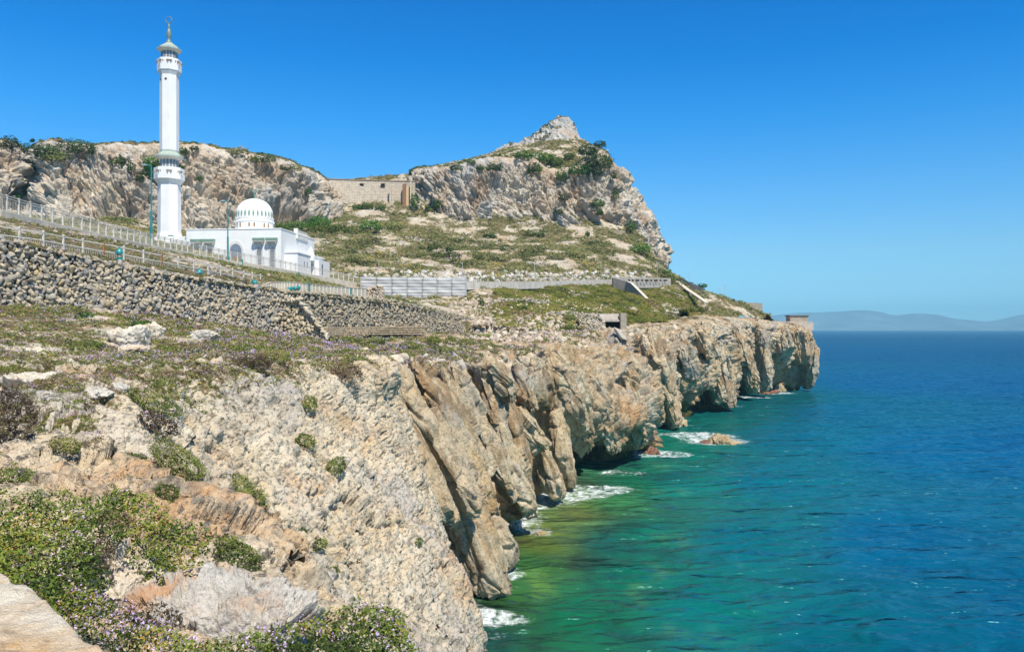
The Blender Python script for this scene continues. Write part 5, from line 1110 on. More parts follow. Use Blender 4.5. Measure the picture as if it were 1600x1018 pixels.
def clump(name, blobs, mat, label, cat, leaf=.03, dens=1.0, flowers=0, group=None, up=(0, -.35, .9), trunk=False, fmat=None, kind=None):
    """blobs: (centre, (a, b, c), (u, v, w) axes). One plant from overlapping lumpy ellipsoids."""
    C_ = []; N_ = []; EV = []; EF = []; k0 = 0; _seed[0] += 1; r = np.random.default_rng(_seed[0]); upv = np.array(up)/np.linalg.norm(up)
    for c, (a, b, d), (u, v, w_) in blobs:
        c = np.array(c, float); area = 4*math.pi*((a*b)**1.6/3+(a*d)**1.6/3+(b*d)**1.6/3)**(1/1.6)
        n = int(min(30000, max(60, area/(leaf*leaf)*.9*dens)))
        q = r.normal(size=(n, 3)); q /= np.linalg.norm(q, axis=1)[:, None]
        wpos = np.stack([q[:, 0]*a, q[:, 1]*b, q[:, 2]*d], 1) @ np.array([u, v, w_]); lumps = 1+.34*perlin(q*1.7+c)+.30*perlin(q*4.5+c*3)+.14*perlin(wpos/(leaf*4))
        rad = lumps*r.uniform(.80, 1.06, n)**.8; pos_ = c+wpos*rad[:, None]; nn_ = wpos/np.linalg.norm(wpos, axis=1)[:, None]
        ok = (nn_ @ upv) > -.55; C_.append(pos_[ok]); N_.append((nn_*.8+upv*.5)[ok])
        qv = IV2; wp = np.stack([qv[:, 0]*a, qv[:, 1]*b, qv[:, 2]*d], 1) @ np.array([u, v, w_]); lm = (1+.34*perlin(qv*1.7+c)+.30*perlin(qv*4.5+c*3))*.78
        EV.append(c+wp*lm[:, None]); EF.append(np.concatenate([IF2, IF2[:, 2:]], 1)+k0); k0 += len(qv)
    C_ = np.concatenate(C_); N_ = np.concatenate(N_); patch = perlin(C_/(leaf*14)+7)*.5+.5
    big = perlin(C_/(leaf*45)+3)*.5; rnd = np.clip(patch*.6+big+r.uniform(-.15, .30, len(C_)), 0, 1)
    ef = np.concatenate(EF)
    o = leafmesh(C_, N_, np.full(len(C_), leaf), rnd, name, [mat, core_m], _seed[0], extra=(np.concatenate(EV), ef)) if True else None
    tag(o, label, cat, group, kind)
    if flowers:
        m_ = int(flowers); cl = r.integers(0, len(C_), max(3, m_//6)); up_ = (N_[cl] @ upv) > .2; cl = cl[up_]
        if len(cl):
            cc_ = np.repeat(C_[cl], 6, 0)+r.normal(size=(len(cl)*6, 3))*leaf*1.3+np.array([0, 0, 1])*leaf*r.uniform(.5, 3.0, (len(cl)*6, 1))
            leafmesh(cc_, np.tile(upv, (len(cc_), 1))*.6, np.full(len(cc_), leaf*.72), r.random(len(cc_)), 'flowers', [fmat or M_flow], _seed[0]+5, parent=o)['kind'] = 'stuff'
    if trunk:
        m = MB(); c0, (a, b, d), _ = blobs[0]
        for k in range(3): m.tube([Vector(c0)+Vector((.1*k*a-.1*a, 0, -b*1.25)), Vector(c0)+Vector(((k-1)*a*.2, 0, -b*.5)), Vector(c0)+Vector(((k-1)*a*.4, 0, b*.2))], [a*.09, a*.07, a*.03], 6)
        m.build('trunk', plain('bark', (.14, .10, .07), .95) if 'bark' not in bpy.data.materials else bpy.data.materials['bark'], o)
    return o
def blob(px, py, wpx, hpx, ang=0, D=None, depth=.75, out_=.25, fat=1.0):
    """an ellipsoid seated at the surface seen at px, py; size in metres follows its distance"""
    h = np.array(hit(px, py+hpx*.25)) if D is None else P(px, py, D); Y_ = h[1]; s_ = Y_/F; c = P(px, py, Y_); a, b_ = wpx*.5*s_, hpx*.5*s_; t = R(ang)
    u = np.array([math.cos(t), 0, -math.sin(t)]); v = np.array([math.sin(t), 0, math.cos(t)]); w_ = np.array([0, 1., 0]); d = max(min(a, b_)*depth, .02)*1.1
    c[1] -= d*out_; return (c, (a*fat, b_*fat, d), (u, v, w_))

# ---- foreground: stone parapet top, boulder, flowering mats
mat_near = rock_mat('parapet_stone', 6.0, base=(.56, .36, .17), pale=(.70, .64, .52), grey=(.56, .40, .22), orange=(.50, .25, .09), dark=(.26, .17, .09), pits=.22, bumpd=.03, useattr=False)
mat_bould = rock_mat('grey_boulder', 2.6, base=(.44, .41, .36), pale=(.56, .53, .48), grey=(.36, .35, .33), orange=(.50, .24, .08), dark=(.12, .11, .10), stretch=(1, 1, 1), pits=.18, bumpd=.05, useattr=False)
def lumpy(name, c, rad, axes, mat, label, cat, amp=.25, fr=1.2, res=(220, 110), cut=None, seed=0, kind=None, facet=0.0):
    nu, nv = res; t, f_ = np.meshgrid(np.linspace(0, 2*math.pi, nu), np.linspace(0, math.pi, nv), indexing='ij')
    q = np.stack([np.sin(f_)*np.cos(t), np.sin(f_)*np.sin(t), np.cos(f_)], -1).reshape(-1, 3)
    q = np.sign(q)*np.abs(q)**.82                    # a little boxier than a ball
    rr = np.random.default_rng(seed+1)
    for k in range(10):
        pn = rr.normal(size=3); pn /= np.linalg.norm(pn); e = q @ pn-rr.uniform(.62, .9); q = q-np.maximum(e, 0)[:, None]*pn*.85
    R3 = np.array(rad, float); mR = R3.mean(); q2 = q*R3/mR; dd = amp*mR*(fbm(q2*fr+seed, 6, .58)*.8+.30*fbm(q2*fr*2.2+seed, 6, .62, True)+.45*facets(q2*fr*1.6+seed))
    nn = q/R3; nn /= np.linalg.norm(nn, axis=1)[:, None]+1e-9; v = np.array(c)+(q*R3+nn*dd[:, None]) @ np.array(axes, float)
    o = mesh_np(name, v, grid_faces(nu, nv), mat); return tag(o, label, cat, kind=kind)
# parapet: coping blocks on the low wall the photographer leans over
pl = [(-3.4, 4.1), (-2.55, 3.35), (-1.66, 2.66), (-1.0, 2.05), (-.35, 1.35)]
def coping(i, a, b, zt, wd=.62, th=.24, seed=1):
    a, b = Vector((*a, 0)), Vector((*b, 0)); d = (b-a).normalized(); nrm = Vector((-d.y, d.x, 0)); nu, nv = 150, 120
    s_, t_ = np.meshgrid(np.linspace(0, 1, nu), np.linspace(0, 1, nv), indexing='ij'); L = (b-a).length-.015
    # cross-section loop: outer bottom -> outer top -> inner top -> inner bottom
    sec = np.array([(0.0, -.95), (.0, -.30), (.0, -.06), (.03, 0), (.3, .015), (wd-.04, .0), (wd, -.06), (wd, -.95)]); k = np.array([0, .25, .38, .44, .60, .82, .88, 1.])
    sx = np.interp(t_, k, sec[:, 0]); sz = np.interp(t_, k, sec[:, 1])
    p_ = np.stack([a.x+d.x*s_*L-nrm.x*sx, a.y+d.y*s_*L-nrm.y*sx, zt+sz], -1).reshape(-1, 3)
    edge = np.minimum(s_, 1-s_).ravel()*L; dn = fbm(p_*2.2+seed, 5, .55)*.07+fbm(p_*9, 4, .6)*.012; top = sst(.36, .44, t_.ravel())*(1-sst(.84, .9, t_.ravel()))
    p_[:, 2] += dn*top-sst(.06, 0, edge)*.05; p_[:, 0] += nrm.x*dn*(1-top)*1.2+nrm.x*top*0; p_[:, 1] += nrm.y*dn*(1-top)*1.2
    wob = perlin(p_*1.6+seed)*.07; p_[:, 0] += nrm.x*wob; p_[:, 1] += nrm.y*wob
    return p_, grid_faces(nu, nv)
pv = []; pf = []; k0 = 0
for i in range(len(pl)-1):
    v, f = coping(i, pl[i], pl[i+1], 24.13+.02*i, seed=i*3.1); pv.append(v); pf.append(f+k0); k0 += len(v)
par = mesh_np('stone_parapet', np.concatenate(pv), np.concatenate(pf), mat_near); tag(par, 'tan and cream stone parapet top in the bottom left corner', 'parapet')
bc = P(330, 962, 8.6)
boulder = lumpy('boulder', bc+np.array([0, .2, -.10]), (1.05, .72, .34), [(1, 0, -.06), (0, 1, .2), (.05, -.2, 1)], mat_bould, 'big pale grey boulder with orange stains between the flowering mats', 'boulder', amp=.42, fr=2.2, res=(560, 340), seed=5)
lumpy('boulder', P(45, 762, 14.5)+np.array([0, .3, -.1]), (.62, .6, .24), np.eye(3), mat_bould, 'low smooth grey boulder at the left edge behind the green mat', 'boulder', amp=.22, fr=1.1, seed=9)
lumpy('boulder', P(170, 905, 9.6), (.62, .5, .50), [(1, 0, -.4), (0, 1, 0), (.4, 0, 1)], rock_mat('cream_boulder', 3.0, base=(.56, .46, .33), pale=(.66, .59, .48), grey=(.5, .46, .4), orange=(.45, .24, .09), pits=.4, bumpd=.04, useattr=False), 'cream and orange rock between the two green mats', 'boulder', amp=.4, fr=1.6, res=(300, 180), seed=15)
def multi(lst, D=None, **k): return [blob(*a, D=D, **k) for a in lst]
clump('flowering_mat', [blob(a, b, w_, h_, an, D=d_) for a, b, w_, h_, an, d_ in [(30, 812, 190, 90, 10, 9.8), (110, 800, 150, 70, 5, 10), (75, 870, 190, 110, 15, 8.8), (0, 890, 150, 130, 0, 8.2), (120, 905, 110, 90, 30, 8.4), (50, 940, 170, 90, 20, 7.4), (-60, 860, 180, 160, 0, 8.5), (20, 985, 200, 90, 20, 6.6), (150, 830, 90, 80, 0, 9.4)]], L_mat,
      'large green and yellow succulent mat filling the lower left corner above the parapet', 'shrub', leaf=.026, dens=.75, flowers=160, group='foreground plants')
clump('flowering_mat', [blob(a, b, w_, h_, an, D=d_) for a, b, w_, h_, an, d_ in [(215, 805, 100, 70, 10, 10.5), (235, 850, 120, 90, 15, 10), (285, 850, 90, 80, 20, 10.2), (240, 890, 100, 65, 10, 9.6), (190, 790, 60, 50, 0, 10.6)]], L_mat,
      'rounded olive green mat with red tinges above the grey boulder', 'shrub', leaf=.027, dens=.8, flowers=60, group='foreground plants')
clump('flowering_mat', [blob(a, b, w_, h_, an, D=d_) for a, b, w_, h_, an, d_ in [(560, 985, 150, 80, 5, 7.2), (600, 1010, 110, 90, 0, 7.1), (480, 1005, 170, 70, 0, 6.9), (400, 1020, 170, 60, 0, 6.6), (520, 1040, 260, 90, 0, 6.4), (590, 968, 80, 45, 0, 7.6)]], L_mat,
      'bright green and red tipped mat with lilac flowers at the bottom edge, centre left', 'shrub', leaf=.021, dens=.85, flowers=620, group='foreground plants')
clump('flowering_mat', [blob(a, b, w_, h_, an, D=d_) for a, b, w_, h_, an, d_ in [(190, 985, 140, 70, 25, 6.9), (250, 1010, 150, 60, 15, 6.6), (140, 950, 90, 55, 30, 7.4), (320, 1025, 140, 50, 0, 6.4)]], L_mat,
      'green mat with many lilac flowers in front of the grey boulder', 'shrub', leaf=.020, dens=.8, flowers=700, group='foreground plants')
clump('dry_shrub', multi([(240, 962, 90, 45, 10)], D=7.7), L_dry, 'brown dead twiggy tuft leaning on the grey boulder', 'shrub', leaf=.02, dens=.8, group='foreground plants')
clump('dry_shrub', multi([(157, 868, 45, 70, 0), (180, 812, 50, 30, 0)], D=9.0), L_dry, 'dark grey dead patch between the two big green mats', 'shrub', leaf=.022, dens=.8, group='foreground plants')
for a, b, w_, h_, an, mt_, fl, lb in [(283, 722, 92, 44, 38, L_cush, 50, 'largest dome shaped green cushion on the pale slab, above the olive mat'), (213, 728, 44, 36, 30, L_cush, 0, 'small round cushion left of the largest cushion'), (386, 788, 48, 62, 55, L_cush, 20, 'oval green cushion hanging on the middle of the slab'), (374, 756, 40, 30, 30, L_cush, 80, 'lilac flowering tuft capping the oval cushion'),
    (376, 868, 78, 44, 42, L_cush, 0, 'green cushion over a dark hollow right above the grey boulder'), (372, 850, 40, 26, 30, L_dry, 60, 'dry flowering tuft behind the cushion over the dark hollow'), (478, 688, 28, 20, 30, L_cush, 20, 'little green tuft on the upper slab'), (526, 728, 24, 34, 50, L_cush, 30, 'little green tuft right of centre on the slab'), (500, 850, 16, 26, 55, L_cush, 20, 'narrow tuft low on the slab, upper one of two'),
    (518, 893, 14, 24, 60, L_cush, 10, 'narrow tuft low on the slab, lower one of two'), (655, 846, 10, 14, 40, L_cush, 0, 'tiny dark tuft near the right edge of the slab'), (472, 830, 16, 12, 20, L_cush, 0, 'tiny round tuft in the middle of the slab'), (262, 768, 36, 24, 25, L_cush, 0, 'small cushion just below the largest cushion'), (95, 668, 76, 44, 20, L_cush, 30, 'dark green spreading tuft on the pale rock at the left'),
    (15, 655, 70, 90, 0, L_dry, 0, 'dark brown dead shrub at the left edge'), (105, 695, 44, 22, 10, L_cush, 10, 'low tuft below the dark spreading tuft'), (240, 628, 80, 30, 20, L_cush, 60, 'flowering tuft at the top of the slab'), (250, 662, 60, 26, 30, L_dry, 40, 'brown and lilac tuft above the largest cushion'), (485, 632, 22, 26, 45, L_cush, 0, 'small tuft at the upper edge of the slab'), (20, 742, 60, 22, 0, L_cush, 10, 'flat green tuft behind the smooth grey boulder')]:
    d_ = hit(a, b).y; clump('cushion_plant', [blob(a, b, w_*1.08, h_*1.08, an, depth=1.0, out_=.3)], mt_, lb, 'plant', leaf=max(.018, d_*.0013), dens=1.5, flowers=fl, group='cushion plants on the rock slab')

# ---- ground cover on the shelf (nobody could count it)
r = np.random.default_rng(77); shelfw = veg*(p3[:, 1] > 8.5)*(p3[:, 1] < 178)*(p3[:, 0]/p3[:, 1] > -.72)
shelfw *= (F*p3[:, 0]/p3[:, 1]+800 < 1010); shelfw = np.where(shelfw > .42, shelfw, 0)
shelfw *= sst(-.25, .05, fbm(p3/np.array([3.2, 4.5, 3.0])+50, 4, .6)+.10); pr_ = shelfw/shelfw.sum(); idx = r.choice(len(p3), 17000, p=pr_)
base_ = p3[idx]; typ = fbm(base_/3.5+9, 4, .6)
def tufts(base_, nleaf, rad, leaf, name, mat, rndb, label, cat, seed, flat=.6, lift=.25):
    r = np.random.default_rng(seed); n = len(base_); q = r.normal(size=(n, nleaf, 3)); q /= np.linalg.norm(q, axis=2, keepdims=True); q[..., 2] = np.abs(q[..., 2])*flat
    C_ = (base_[:, None]+q*np.asarray(rad)[:, None, None]*r.uniform(.5, 1.1, (n, nleaf, 1))+np.array([0, 0, 1])*np.asarray(rad)[:, None, None]*lift*.3).reshape(-1, 3)
    N_ = (q+np.array([0, -.2, .5])).reshape(-1, 3); rn = np.clip(np.repeat(rndb, nleaf)+r.uniform(-.2, .2, n*nleaf), 0, 1)
    o = leafmesh(C_, N_, np.repeat(leaf, nleaf), rn, name, [mat], seed); tag(o, label, cat, kind='stuff'); return o
Dn = base_[:, 1]; cls = np.where(typ > -.02, 0, np.where(typ > -.14, 1, 2))
for k, (mt_, nm_, lb_) in enumerate([(L_cush, 'low_green_cover', 'low green plants covering the shelf above the slab'), (L_dry, 'dry_cover', 'brown dry stems among the plants on the shelf'), (L_scrub, 'olive_cover', 'olive and straw coloured low growth on the shelf')]):
    s_ = cls == k; D_ = Dn[s_]; tufts(base_[s_], 15, np.clip(D_*.0055, .06, .42)*r.uniform(.6, 1.5, s_.sum()), np.clip(D_*.0013, .022, .14), nm_, mt_, r.uniform(.15, .8, s_.sum()), lb_, 'ground cover', 300+k)
fi_ = r.choice(len(p3), 8000, p=pr_); fb = p3[fi_]; fm_ = fbm(fb/4+33, 3, .6) > -.02; fb = fb[fm_]
tufts(fb+np.array([0, 0, .12]), 4, np.clip(fb[:, 1]*.0035, .03, .25), np.clip(fb[:, 1]*.0008, .012, .075), 'lilac_flowers', M_flow, r.random(len(fb)), 'lilac sea lavender flowers scattered over the shelf', 'flowers', 320, flat=1.0, lift=2.5)

# ---- scrub on the hillside
hvis = keep & (hx/hy > -.68) & (hy > 75); vegw = np.where(hvis, hv*sst(.38, .60, hv+.12*perlin(hpn/3)), 0)/np.maximum(hy, 60)**.6
grassy = np.exp(-((((F*hx/hy+800)-930)/190)**2))*((HY-F*(hpn[:, 2]-CAMZ)/hy) > 443)*(hy < 300)
pw = vegw/vegw.sum(); idx = r.choice(len(hpn), 17000, p=pw); hb2 = hpn[idx]; ty = fbm(hb2/13+60, 4, .6); gr = grassy[idx]+perlin(hb2/6)*.3 > .45
s_ = ~gr; D_ = hb2[s_][:, 1]; szn = np.clip(.35+.55*(perlin(hb2[s_]/5+8)+.4)+r.uniform(-.1, .45, s_.sum()), .22, 1.5)*sst(60, 260, D_)+.15
tufts(hb2[s_], 16, szn, np.clip(D_*.0011, .09, .34), 'hillside_scrub', L_scrub, np.clip(.42+ty[s_]*.9+r.uniform(-.12, .12, s_.sum()), .05, .95), 'olive, straw and dark green scrub over the hillside', 'scrub', 340, flat=.8, lift=.5)
D_ = hb2[gr][:, 1]; tufts(hb2[gr], 22, r.uniform(.5, 1.3, gr.sum()), np.clip(D_*.0010, .1, .3), 'grass', L_grass, r.uniform(.1, .9, gr.sum()), 'yellow green grass filling the hollow above the sea cliff', 'grass', 341, flat=.25, lift=.3)
gi = np.where(hvis & (grassy > .5))[0]; gi = r.choice(gi, 8000); tufts(hpn[gi], 22, r.uniform(.5, 1.4, len(gi)), np.full(len(gi), .24), 'grass', L_grass, np.clip(.5+fbm(hpn[gi]/8, 4)*1.2+r.uniform(-.15, .15, len(gi)), 0, 1), 'short green turf on the hollow beside the stair wall', 'grass', 342, flat=.22, lift=.25)
yi = r.choice(len(hpn), 1500, p=pw); yb = hpn[yi]; ypy = HY-F*(yb[:, 2]-CAMZ)/yb[:, 1]; yb = yb[((ypy > 400) & (ypy < 445) | (r.random(len(yb)) < .12)) & (yb[:, 1] > 215)]
tufts(yb+np.array([0, 0, .3]), 7, r.uniform(.3, .8, len(yb)), np.full(len(yb), .16), 'yellow_flowers', M_ygold, r.random(len(yb)), 'yellow flowers dotted over the lower hillside', 'flowers', 343)
for ob, nn_, nm in ((rf_l, 1500, 'left rock face'), (rf_m, 1500, 'headland face'), (mound, 3200, 'slope under the summit')):
    a_ = vco(ob); va = np.empty(len(a_), np.float32); ob.data.attributes['veg'].data.foreach_get('value', va); va = np.where(va > .5, va, 0)
    i_ = r.choice(len(a_), nn_, p=va/va.sum()); tufts(a_[i_], 12, r.uniform(.3, 1.1, nn_), np.full(nn_, .34), 'cliff_scrub', L_scrub if ob is mound else L_dark, r.uniform(.1, .8, nn_), 'small tufts of scrub rooted on the '+nm, 'scrub', 350+nn_)

# ---- shrubs one can tell apart
SH = [ # px, py, w, h, mat, label
(20,225,20,22,L_dark,'lone round dark tree on the skyline at the far left'),(51,220,6,7,L_dark,'tiny round bush alone on the left skyline'),(120,231,60,24,L_dark,'broad wind-swept dark shrub on the top of the left rock face'),(75,236,40,22,L_dark,'dark shrub beside the cleft, left of the broad wind-swept one'),(45,232,22,14,L_lush,'green bush at the top of the cleft'),(52,262,14,34,L_dark,'dark shrub hanging down inside the cleft'),(4,226,16,8,L_dark,'flat bush at the left edge of the skyline'),
(88,245,50,14,L_scrub,'olive scrub below the broad wind-swept shrub'),(24,305,20,10,L_lush,'green bush on a ledge left of the cleft foot'),(41,300,8,26,L_dark,'dark bush low in the cleft'),(186,252,24,14,L_dark,'dark bush high on the left rock face'),(206,262,12,18,L_dark,'upright bush right of the dark bush on the left face'),(219,278,12,18,L_dark,'small bush left of the teal lamp head'),(240,256,26,24,L_lush,'bright green bush just left of the minaret'),(233,270,20,16,L_lush,'lower bush just left of the minaret'),
(286,236,18,12,L_dark,'dark bush right of the minaret near the top'),(304,232,14,8,L_dark,'flat bush on the skyline right of the minaret'),(283,262,9,9,L_dark,'small bush beside the minaret shaft'),(311,279,10,8,L_dark,'round bush alone in the middle of the left face'),(372,236,36,12,L_scrub,'long low bush on the skyline above the dome'),(412,248,40,14,L_dark,'long dark bush sloping along the skyline'),(455,262,34,10,L_scrub,'olive bush low on the skyline slope'),(482,300,10,20,L_dark,'narrow bush at the right end of the left rock face'),
(460,352,60,14,L_lush,'bright green thicket right of the dome'),(500,348,34,20,L_lush,'bright green bush right end of the thicket'),(520,357,70,12,L_cush,'olive bushes under the right end of the left rock face'),(579,353,34,18,L_lush,'rounded bright green bush in the middle of the slope'),(612,353,40,14,L_cush,'pale olive bush right of the rounded bright green one'),(574,322,22,8,L_dark,'dark bush at the foot of the fortress wall, left one'),(594,324,16,7,L_dark,'dark bush at the foot of the fortress wall, right one'),(560,323,18,7,L_lush,'light green bush at the fortress wall foot'),
(648,315,14,24,L_lush,'tall green bush at the right end of the fortress wall'),(683,320,14,18,L_dark,'dark bush in a hollow of the main cliff'),(668,325,8,10,L_dark,'small bush left of the hollow bush'),(713,262,20,10,L_dark,'dark bush on the brink of the main cliff, leftmost'),(736,253,14,8,L_dark,'small skyline bush above the brink'),(750,262,12,9,L_dark,'small bush second on the brink'),(772,262,26,14,L_dark,'dark bushes third along the brink'),
(818,243,28,14,L_lush,'green bush on the mound, left of the row'),(846,246,40,16,L_lush,'green bush on the mound, middle of the row'),(868,252,22,12,L_dark,'dark bush on the mound, right end of the row'),(835,264,22,18,L_dark,'bush just under the mound row'),(877,275,18,20,L_dark,'bush on the cliff below the mound row'),(918,236,30,20,L_dark,'large dark bush left of the white hut'),(937,226,18,12,L_dark,'bush on the skyline above the white hut'),(935,253,42,26,L_dark,'largest dark shrub below the white hut'),(905,266,34,18,L_lush,'green shrub left below the largest one'),(928,268,26,16,L_dark,'dark shrub under the largest one'),
(889,244,16,8,L_dark,'low bush between the two bush groups'),(881,309,15,12,L_dark,'bush alone in the centre of the main cliff'),(934,318,20,14,L_dark,'bush on the right part of the main cliff'),(873,330,12,9,L_dark,'small bush below the centre of the main cliff'),(937,332,10,12,L_dark,'small bush under the right hand one'),(958,275,9,12,L_dark,'bush on the right edge of the cliff, upper one'),(962,305,10,24,L_dark,'bush in the crevice at the right edge'),(986,354,14,20,L_dark,'bush low on the right edge of the cliff'),
(836,363,34,10,L_cush,'olive bush between the tunnel mouth and the brick hut'),(765,368,20,7,L_dark,'low bush at the cliff foot left of the tunnel mouth'),(918,365,7,9,L_dark,'small bush right of the brick hut'),(1000,388,34,14,L_lush,'green bushes at the right foot of the cliff'),(1042,424,14,8,L_lush,'bright bush on the skyline shoulder'),(1098,446,14,6,L_lush,'small bush on the ridge skyline'),
(560,404,40,12,L_scrub,'pale olive bush on the slope right of the mosque'),(600,396,30,9,L_scrub,'straw coloured bush above the hoarding, left'),(700,398,44,10,L_scrub,'straw coloured bush above the hoarding, right'),(640,397,50,9,L_scrub,'long straw coloured bush above the middle of the hoarding'),(770,403,60,12,L_scrub,'long dark edged bush above the roadside wall'),(835,390,34,12,L_scrub,'pale yellow bush under the tunnel mouth'),(868,400,28,12,L_scrub,'rounded yellow bush under the brick hut'),(900,397,22,12,L_scrub,'rounded yellow bush right of the others'),(702,390,12,10,L_dark,'dark bush left on the terrace path'),(675,387,16,9,L_dark,'dark green bush on the terrace'),
(752,472,10,12,L_cush,'green tuft at the right end of the hoarding'),(820,480,10,6,L_cush,'small tuft on the rubble slope'),(890,494,18,12,L_cush,'round tuft above the low stone wall'),(889,510,14,14,L_cush,'green tuft left of the broken stone wall'),(764,524,32,7,L_yel,'bright yellow green patch of grass below the end of the stone wall'),(679,531,20,18,L_cush,'rounded bush at the foot of the lower stone wall'),(704,530,16,13,L_cush,'second rounded bush right of the one at the wall foot'),(728,534,28,12,L_cush,'spreading dark bush near the end of the lower stone wall'),(690,545,40,10,L_cush,'low bush row over the buttress tops'),
(540,530,44,12,L_cush,'lilac flowering bush under the lower stone wall, left'),(580,533,44,12,L_cush,'lilac flowering bush under the lower stone wall, middle'),(640,540,36,12,L_cush,'lilac flowering bush under the lower stone wall, right'),(540,580,50,26,L_dry,'dark brown flowering shrub on the brink of the slab'),(430,556,50,22,L_cush,'green and lilac shrub on the slab brink'),(395,565,60,26,L_dry,'brown shrub left on the slab brink'),(222,506,40,10,L_lush,'bright green bush on the shelf near the boulder wall'),(132,492,30,9,L_lush,'small bright bush under the boulder wall'),(135,537,60,14,L_cush,'dark green mat on the middle of the shelf'),
(850,531,8,5,L_cush,'tiny tuft on the cliff brink'),(1075,483,60,9,L_grass,'long grassy tongue above the sea cliff'),(985,487,30,8,L_grass,'grass patch right of the bunker')]
for a, b, w_, h_, mt_, lb in SH:
    d_ = hit(a, b+h_*.4).y if b+h_*.4 > 222 or a > 780 else hit(a, b+12).y
    o = clump('tree' if 'tree' in lb else 'shrub', [blob(a, b, w_*1.0, h_, 0, D=d_-.3, depth=1.2), blob(a+w_*.22, b+h_*.12, w_*.55, h_*.8, 0, D=d_-.8, depth=1.1), blob(a-w_*.25, b+h_*.15, w_*.5, h_*.7, 0, D=d_-.5, depth=1.1)], mt_, lb, 'tree' if 'tree' in lb else 'shrub',
        leaf=max(.05, d_*.00125) if d_ > 150 else max(.04, d_*.0011), dens=.8, flowers=90 if 'lilac' in lb else 0, group='shrubs on the cliffs and slopes', trunk='tree' in lb)

# ================================================================ LOOSE STONES
def scatter(pts, smin, smax, name, mat, label, cat, seed, squash=(1, 1, .7), kind='stuff'):
    r = np.random.default_rng(seed); V, Fc, rn = stones(np.asarray(pts), smin+(smax-smin)*r.random(len(pts))**2.5, seed, squash); o = mesh_np(name, V, Fc, mat, smooth=False, attrs=dict(rnd=rn)); return tag(o, label, cat, kind=kind)
m_rub = stone_mat('rubble_stone', [(.44, .34, .25), (.56, .46, .34), (.64, .55, .44), (.50, .38, .30), (.38, .35, .31)], 1.5)
m_wht = stone_mat('pale_rock', [(.56, .54, .50), (.68, .66, .62), (.48, .45, .40)], 1.0)
hpx = F*hx/hy+800; hpy = HY-F*(hpn[:, 2]-CAMZ)/hy
c_ = np.where(keep & (hpx > 700) & (hpx < 960) & (hpy > 462) & (hpy < 530) & (hy < 235))[0]; scatter(hpn[r.choice(c_, 3200)], .10, .75, 'rubble', m_rub, 'tan and grey rubble covering the slope right of the stone wall', 'rubble', 61)
c_ = np.where((F*p3[:, 0]/p3[:, 1]+800 > 690) & (F*p3[:, 0]/p3[:, 1]+800 < 1000) & (V < 3.1) & (p3[:, 1] > 110) & (p3[:, 1] < 205))[0]; scatter(p3[r.choice(c_, 1600)], .10, .6, 'rubble', m_rub, 'broken stones along the brink of the sea cliff', 'rubble', 62)
c_ = np.where(keep & (hpx > 525) & (hpx < 1010) & (hpy > 426) & (hpy < 441) & (hy > 235))[0]; scatter(hpn[r.choice(c_, 650)]+np.array([0, 0, .1]), .2, 1.15, 'pale_rocks', m_wht, 'row of broken white rocks behind the hoarding and roadside wall', 'rocks', 63, squash=(1, 1, 1.1))
c_ = np.where(keep & (hy > 75) & (hy < 200) & (hx/hy > -.68) & (hpx < 560))[0]; scatter(hpn[r.choice(c_, 1100)], .06, .35, 'loose_stones', m_rub, 'loose stones on the bank between the two railings', 'stones', 64)
c_ = np.where((veg > .3) & (p3[:, 1] > 36) & (p3[:, 1] < 105) & (V < 3))[0]; scatter(p3[r.choice(c_, 420)], .04, .30, 'shelf_stones', m_wht, 'pale stones lying between the plants of the shelf', 'stones', 65, squash=(1, 1, .5))
q = hit(908, 532); tag(mesh_np('slab_debris', *(lambda s: (s[0], s[1]))(stones([np.array(hit(968, 530))+np.array([0, -.6, .7])], [1.9], 3, (.45, .5, 1.5), True)), concrete, smooth=False), 'pale broken concrete slab leaning below the bunker', 'slab')
ends = [hit(a, b) for a in range(738, 880, 2) for b in range(496, 534, 3)]; ends = np.array([tuple(e) for e in ends if 140 < e.y < 215]); scatter(ends[r.integers(0, len(ends), 900)]+r.normal(size=(900, 3))*np.array([.4, .6, .1]), .2, 1.0, 'rubble', m_rub, 'tumbled stones where the stone wall ends above the sea cliff', 'rubble', 67)
bk = np.where(keep & (hy < 118) & (hpx < 400) & (hpx > -30) & (hy > 72))[0]; bk = bk[r.integers(0, len(bk), 520)]; tufts(hpn[bk]+np.array([0, 0, .15]), 5, r.uniform(.15, .4, 520), np.full(520, .06), 'lilac_flowers', M_flow, r.random(520), 'lilac flowers on the bank behind the lower railing', 'flowers', 371, flat=1.0)
# pale bare rocks that stand out of the shelf
mat_shelf = rock_mat('shelf_rock', 1.6, base=(.60, .52, .40), pale=(.70, .65, .55), grey=(.50, .48, .44), orange=(.50, .33, .18), pits=.5, bumpd=.08, useattr=False)
for i, (a, b, w_, h_, lb) in enumerate([(205, 524, 60, 34, 'white bare rock in the middle of the shelf, below the boulder wall'), (238, 514, 30, 22, 'small upright white rock right of the middle one'), (318, 523, 44, 20, 'white rock arching behind the flowering plants'), (50, 592, 76, 22, 'low cream rock near the left edge of the shelf'), (186, 603, 26, 18, 'small pale rock above the slab'), (205, 545, 44, 12, 'flat white rock slab on the shelf'), (148, 612, 50, 12, 'thin pale ledge above the slab at left')]):
    h_v = hit(a, b+h_*.3); s_ = h_v.y/F; lumpy('shelf_rock', np.array(P(a, b, h_v.y))-np.array([0, 0, h_*.15*s_]), (w_*.55*s_, w_*.4*s_, h_*.55*s_), np.eye(3), mat_shelf, lb, 'rock', amp=.40, fr=1.4, res=(120, 70), seed=40+i*7)
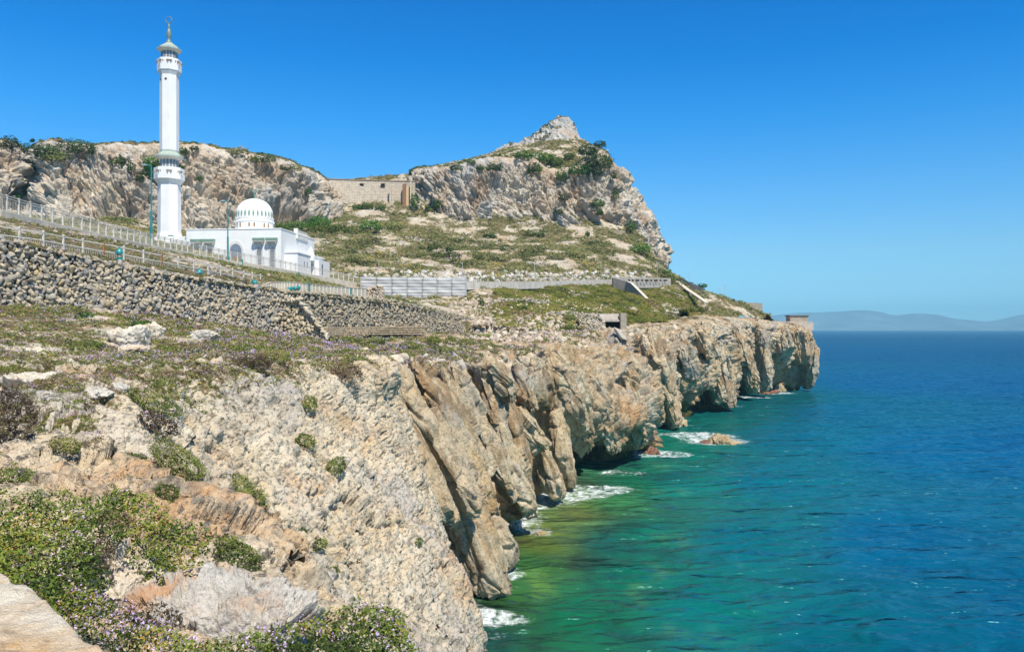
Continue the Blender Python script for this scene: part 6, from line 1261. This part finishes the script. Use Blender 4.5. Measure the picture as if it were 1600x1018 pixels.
c_ = np.where((V > 2.6) & (V < 3.4) & (p3[:, 1] > 70) & (p3[:, 1] < 300))[0]; scatter(p3[r.choice(c_, 420)], .25, 1.5, 'brink_boulders', stone_mat('brink_stone', [(.46, .37, .25), (.58, .49, .35), (.66, .58, .45), (.42, .38, .32)], .9), 'angular boulders strewn along the brink of the sea cliff', 'boulders', 66, squash=(1, 1, .8))
# rocks in the sea
m_sr = rock_mat('sea_rock', .9, base=(.36, .26, .14), pale=(.52, .42, .26), grey=(.20, .17, .13), orange=(.20, .24, .03), dark=(.05, .04, .03), pits=.5, bumpd=.15, useattr=False)
m_rr = rock_mat('wet_red_rock', .9, base=(.20, .10, .07), pale=(.30, .16, .11), grey=(.10, .07, .06), orange=(.28, .12, .08), dark=(.03, .02, .02), pits=.5, bumpd=.15, useattr=False)
def searock(px, py, w_, h_, mat, label, seed):
    D = CAMZ*F/(py+h_*.5-HY); s_ = D/F; c = P(px, py+h_*.5, D); lumpy('sea_rock', (c[0], c[1], 0), (w_*.5*s_, w_*.42*s_, h_*.95*s_), np.eye(3), mat, label, 'rock', amp=.40, fr=1.7, res=(200, 110), seed=seed)
searock(1128, 686, 48, 14, m_sr, 'small rock in the sea with green top ringed by foam', 71)
searock(1103, 690, 22, 5, m_rr, 'low reddish rock awash left of the small sea rock', 74)
searock(1020, 705, 26, 13, m_rr, 'dark red wet rock at the foot of the big buttress', 72)
searock(1050, 655, 40, 20, m_sr, 'tan rock shelf at the waterline in the recess of the cliff', 73)
searock(1196, 611, 44, 7, m_rr, 'low wine red rock ledge under the cape cave', 75)
searock(1215, 606, 30, 12, m_sr, 'yellowish rock at the waterline inside the cape cave', 78)
searock(845, 833, 24, 7, m_sr, 'mossy rock just breaking the shallow water of the cove', 76)
searock(806, 815, 24, 22, m_bould if False else mat_bould, 'pale rock in the shadow behind the buttress tip', 77)
# ================================================================ air
hb = NB('sea_haze'); hb.t.nodes.remove(hb.b); vol = hb.t.nodes.new('ShaderNodeVolumePrincipled')
vol.inputs['Color'].default_value = (.36, .80, 1, 1); vol.inputs['Density'].default_value = 9e-5; vol.inputs['Anisotropy'].default_value = -.35
hb.t.links.new(vol.outputs[0], [x for x in hb.t.nodes if x.type == 'OUTPUT_MATERIAL'][0].inputs['Volume'])
x0, x1, y0, y1, z0, z1 = -19000, 19000, -120, 14600, -8, 420
hv_ = [(x, y, z) for x in (x0, x1) for y in (y0, y1) for z in (z0, z1)]
haze = mesh_np('haze', hv_, [(0, 1, 3, 2), (4, 6, 7, 5), (0, 4, 5, 1), (2, 3, 7, 6), (0, 2, 6, 4), (1, 5, 7, 3)], hb.m, smooth=False); tag(haze, kind='stuff')
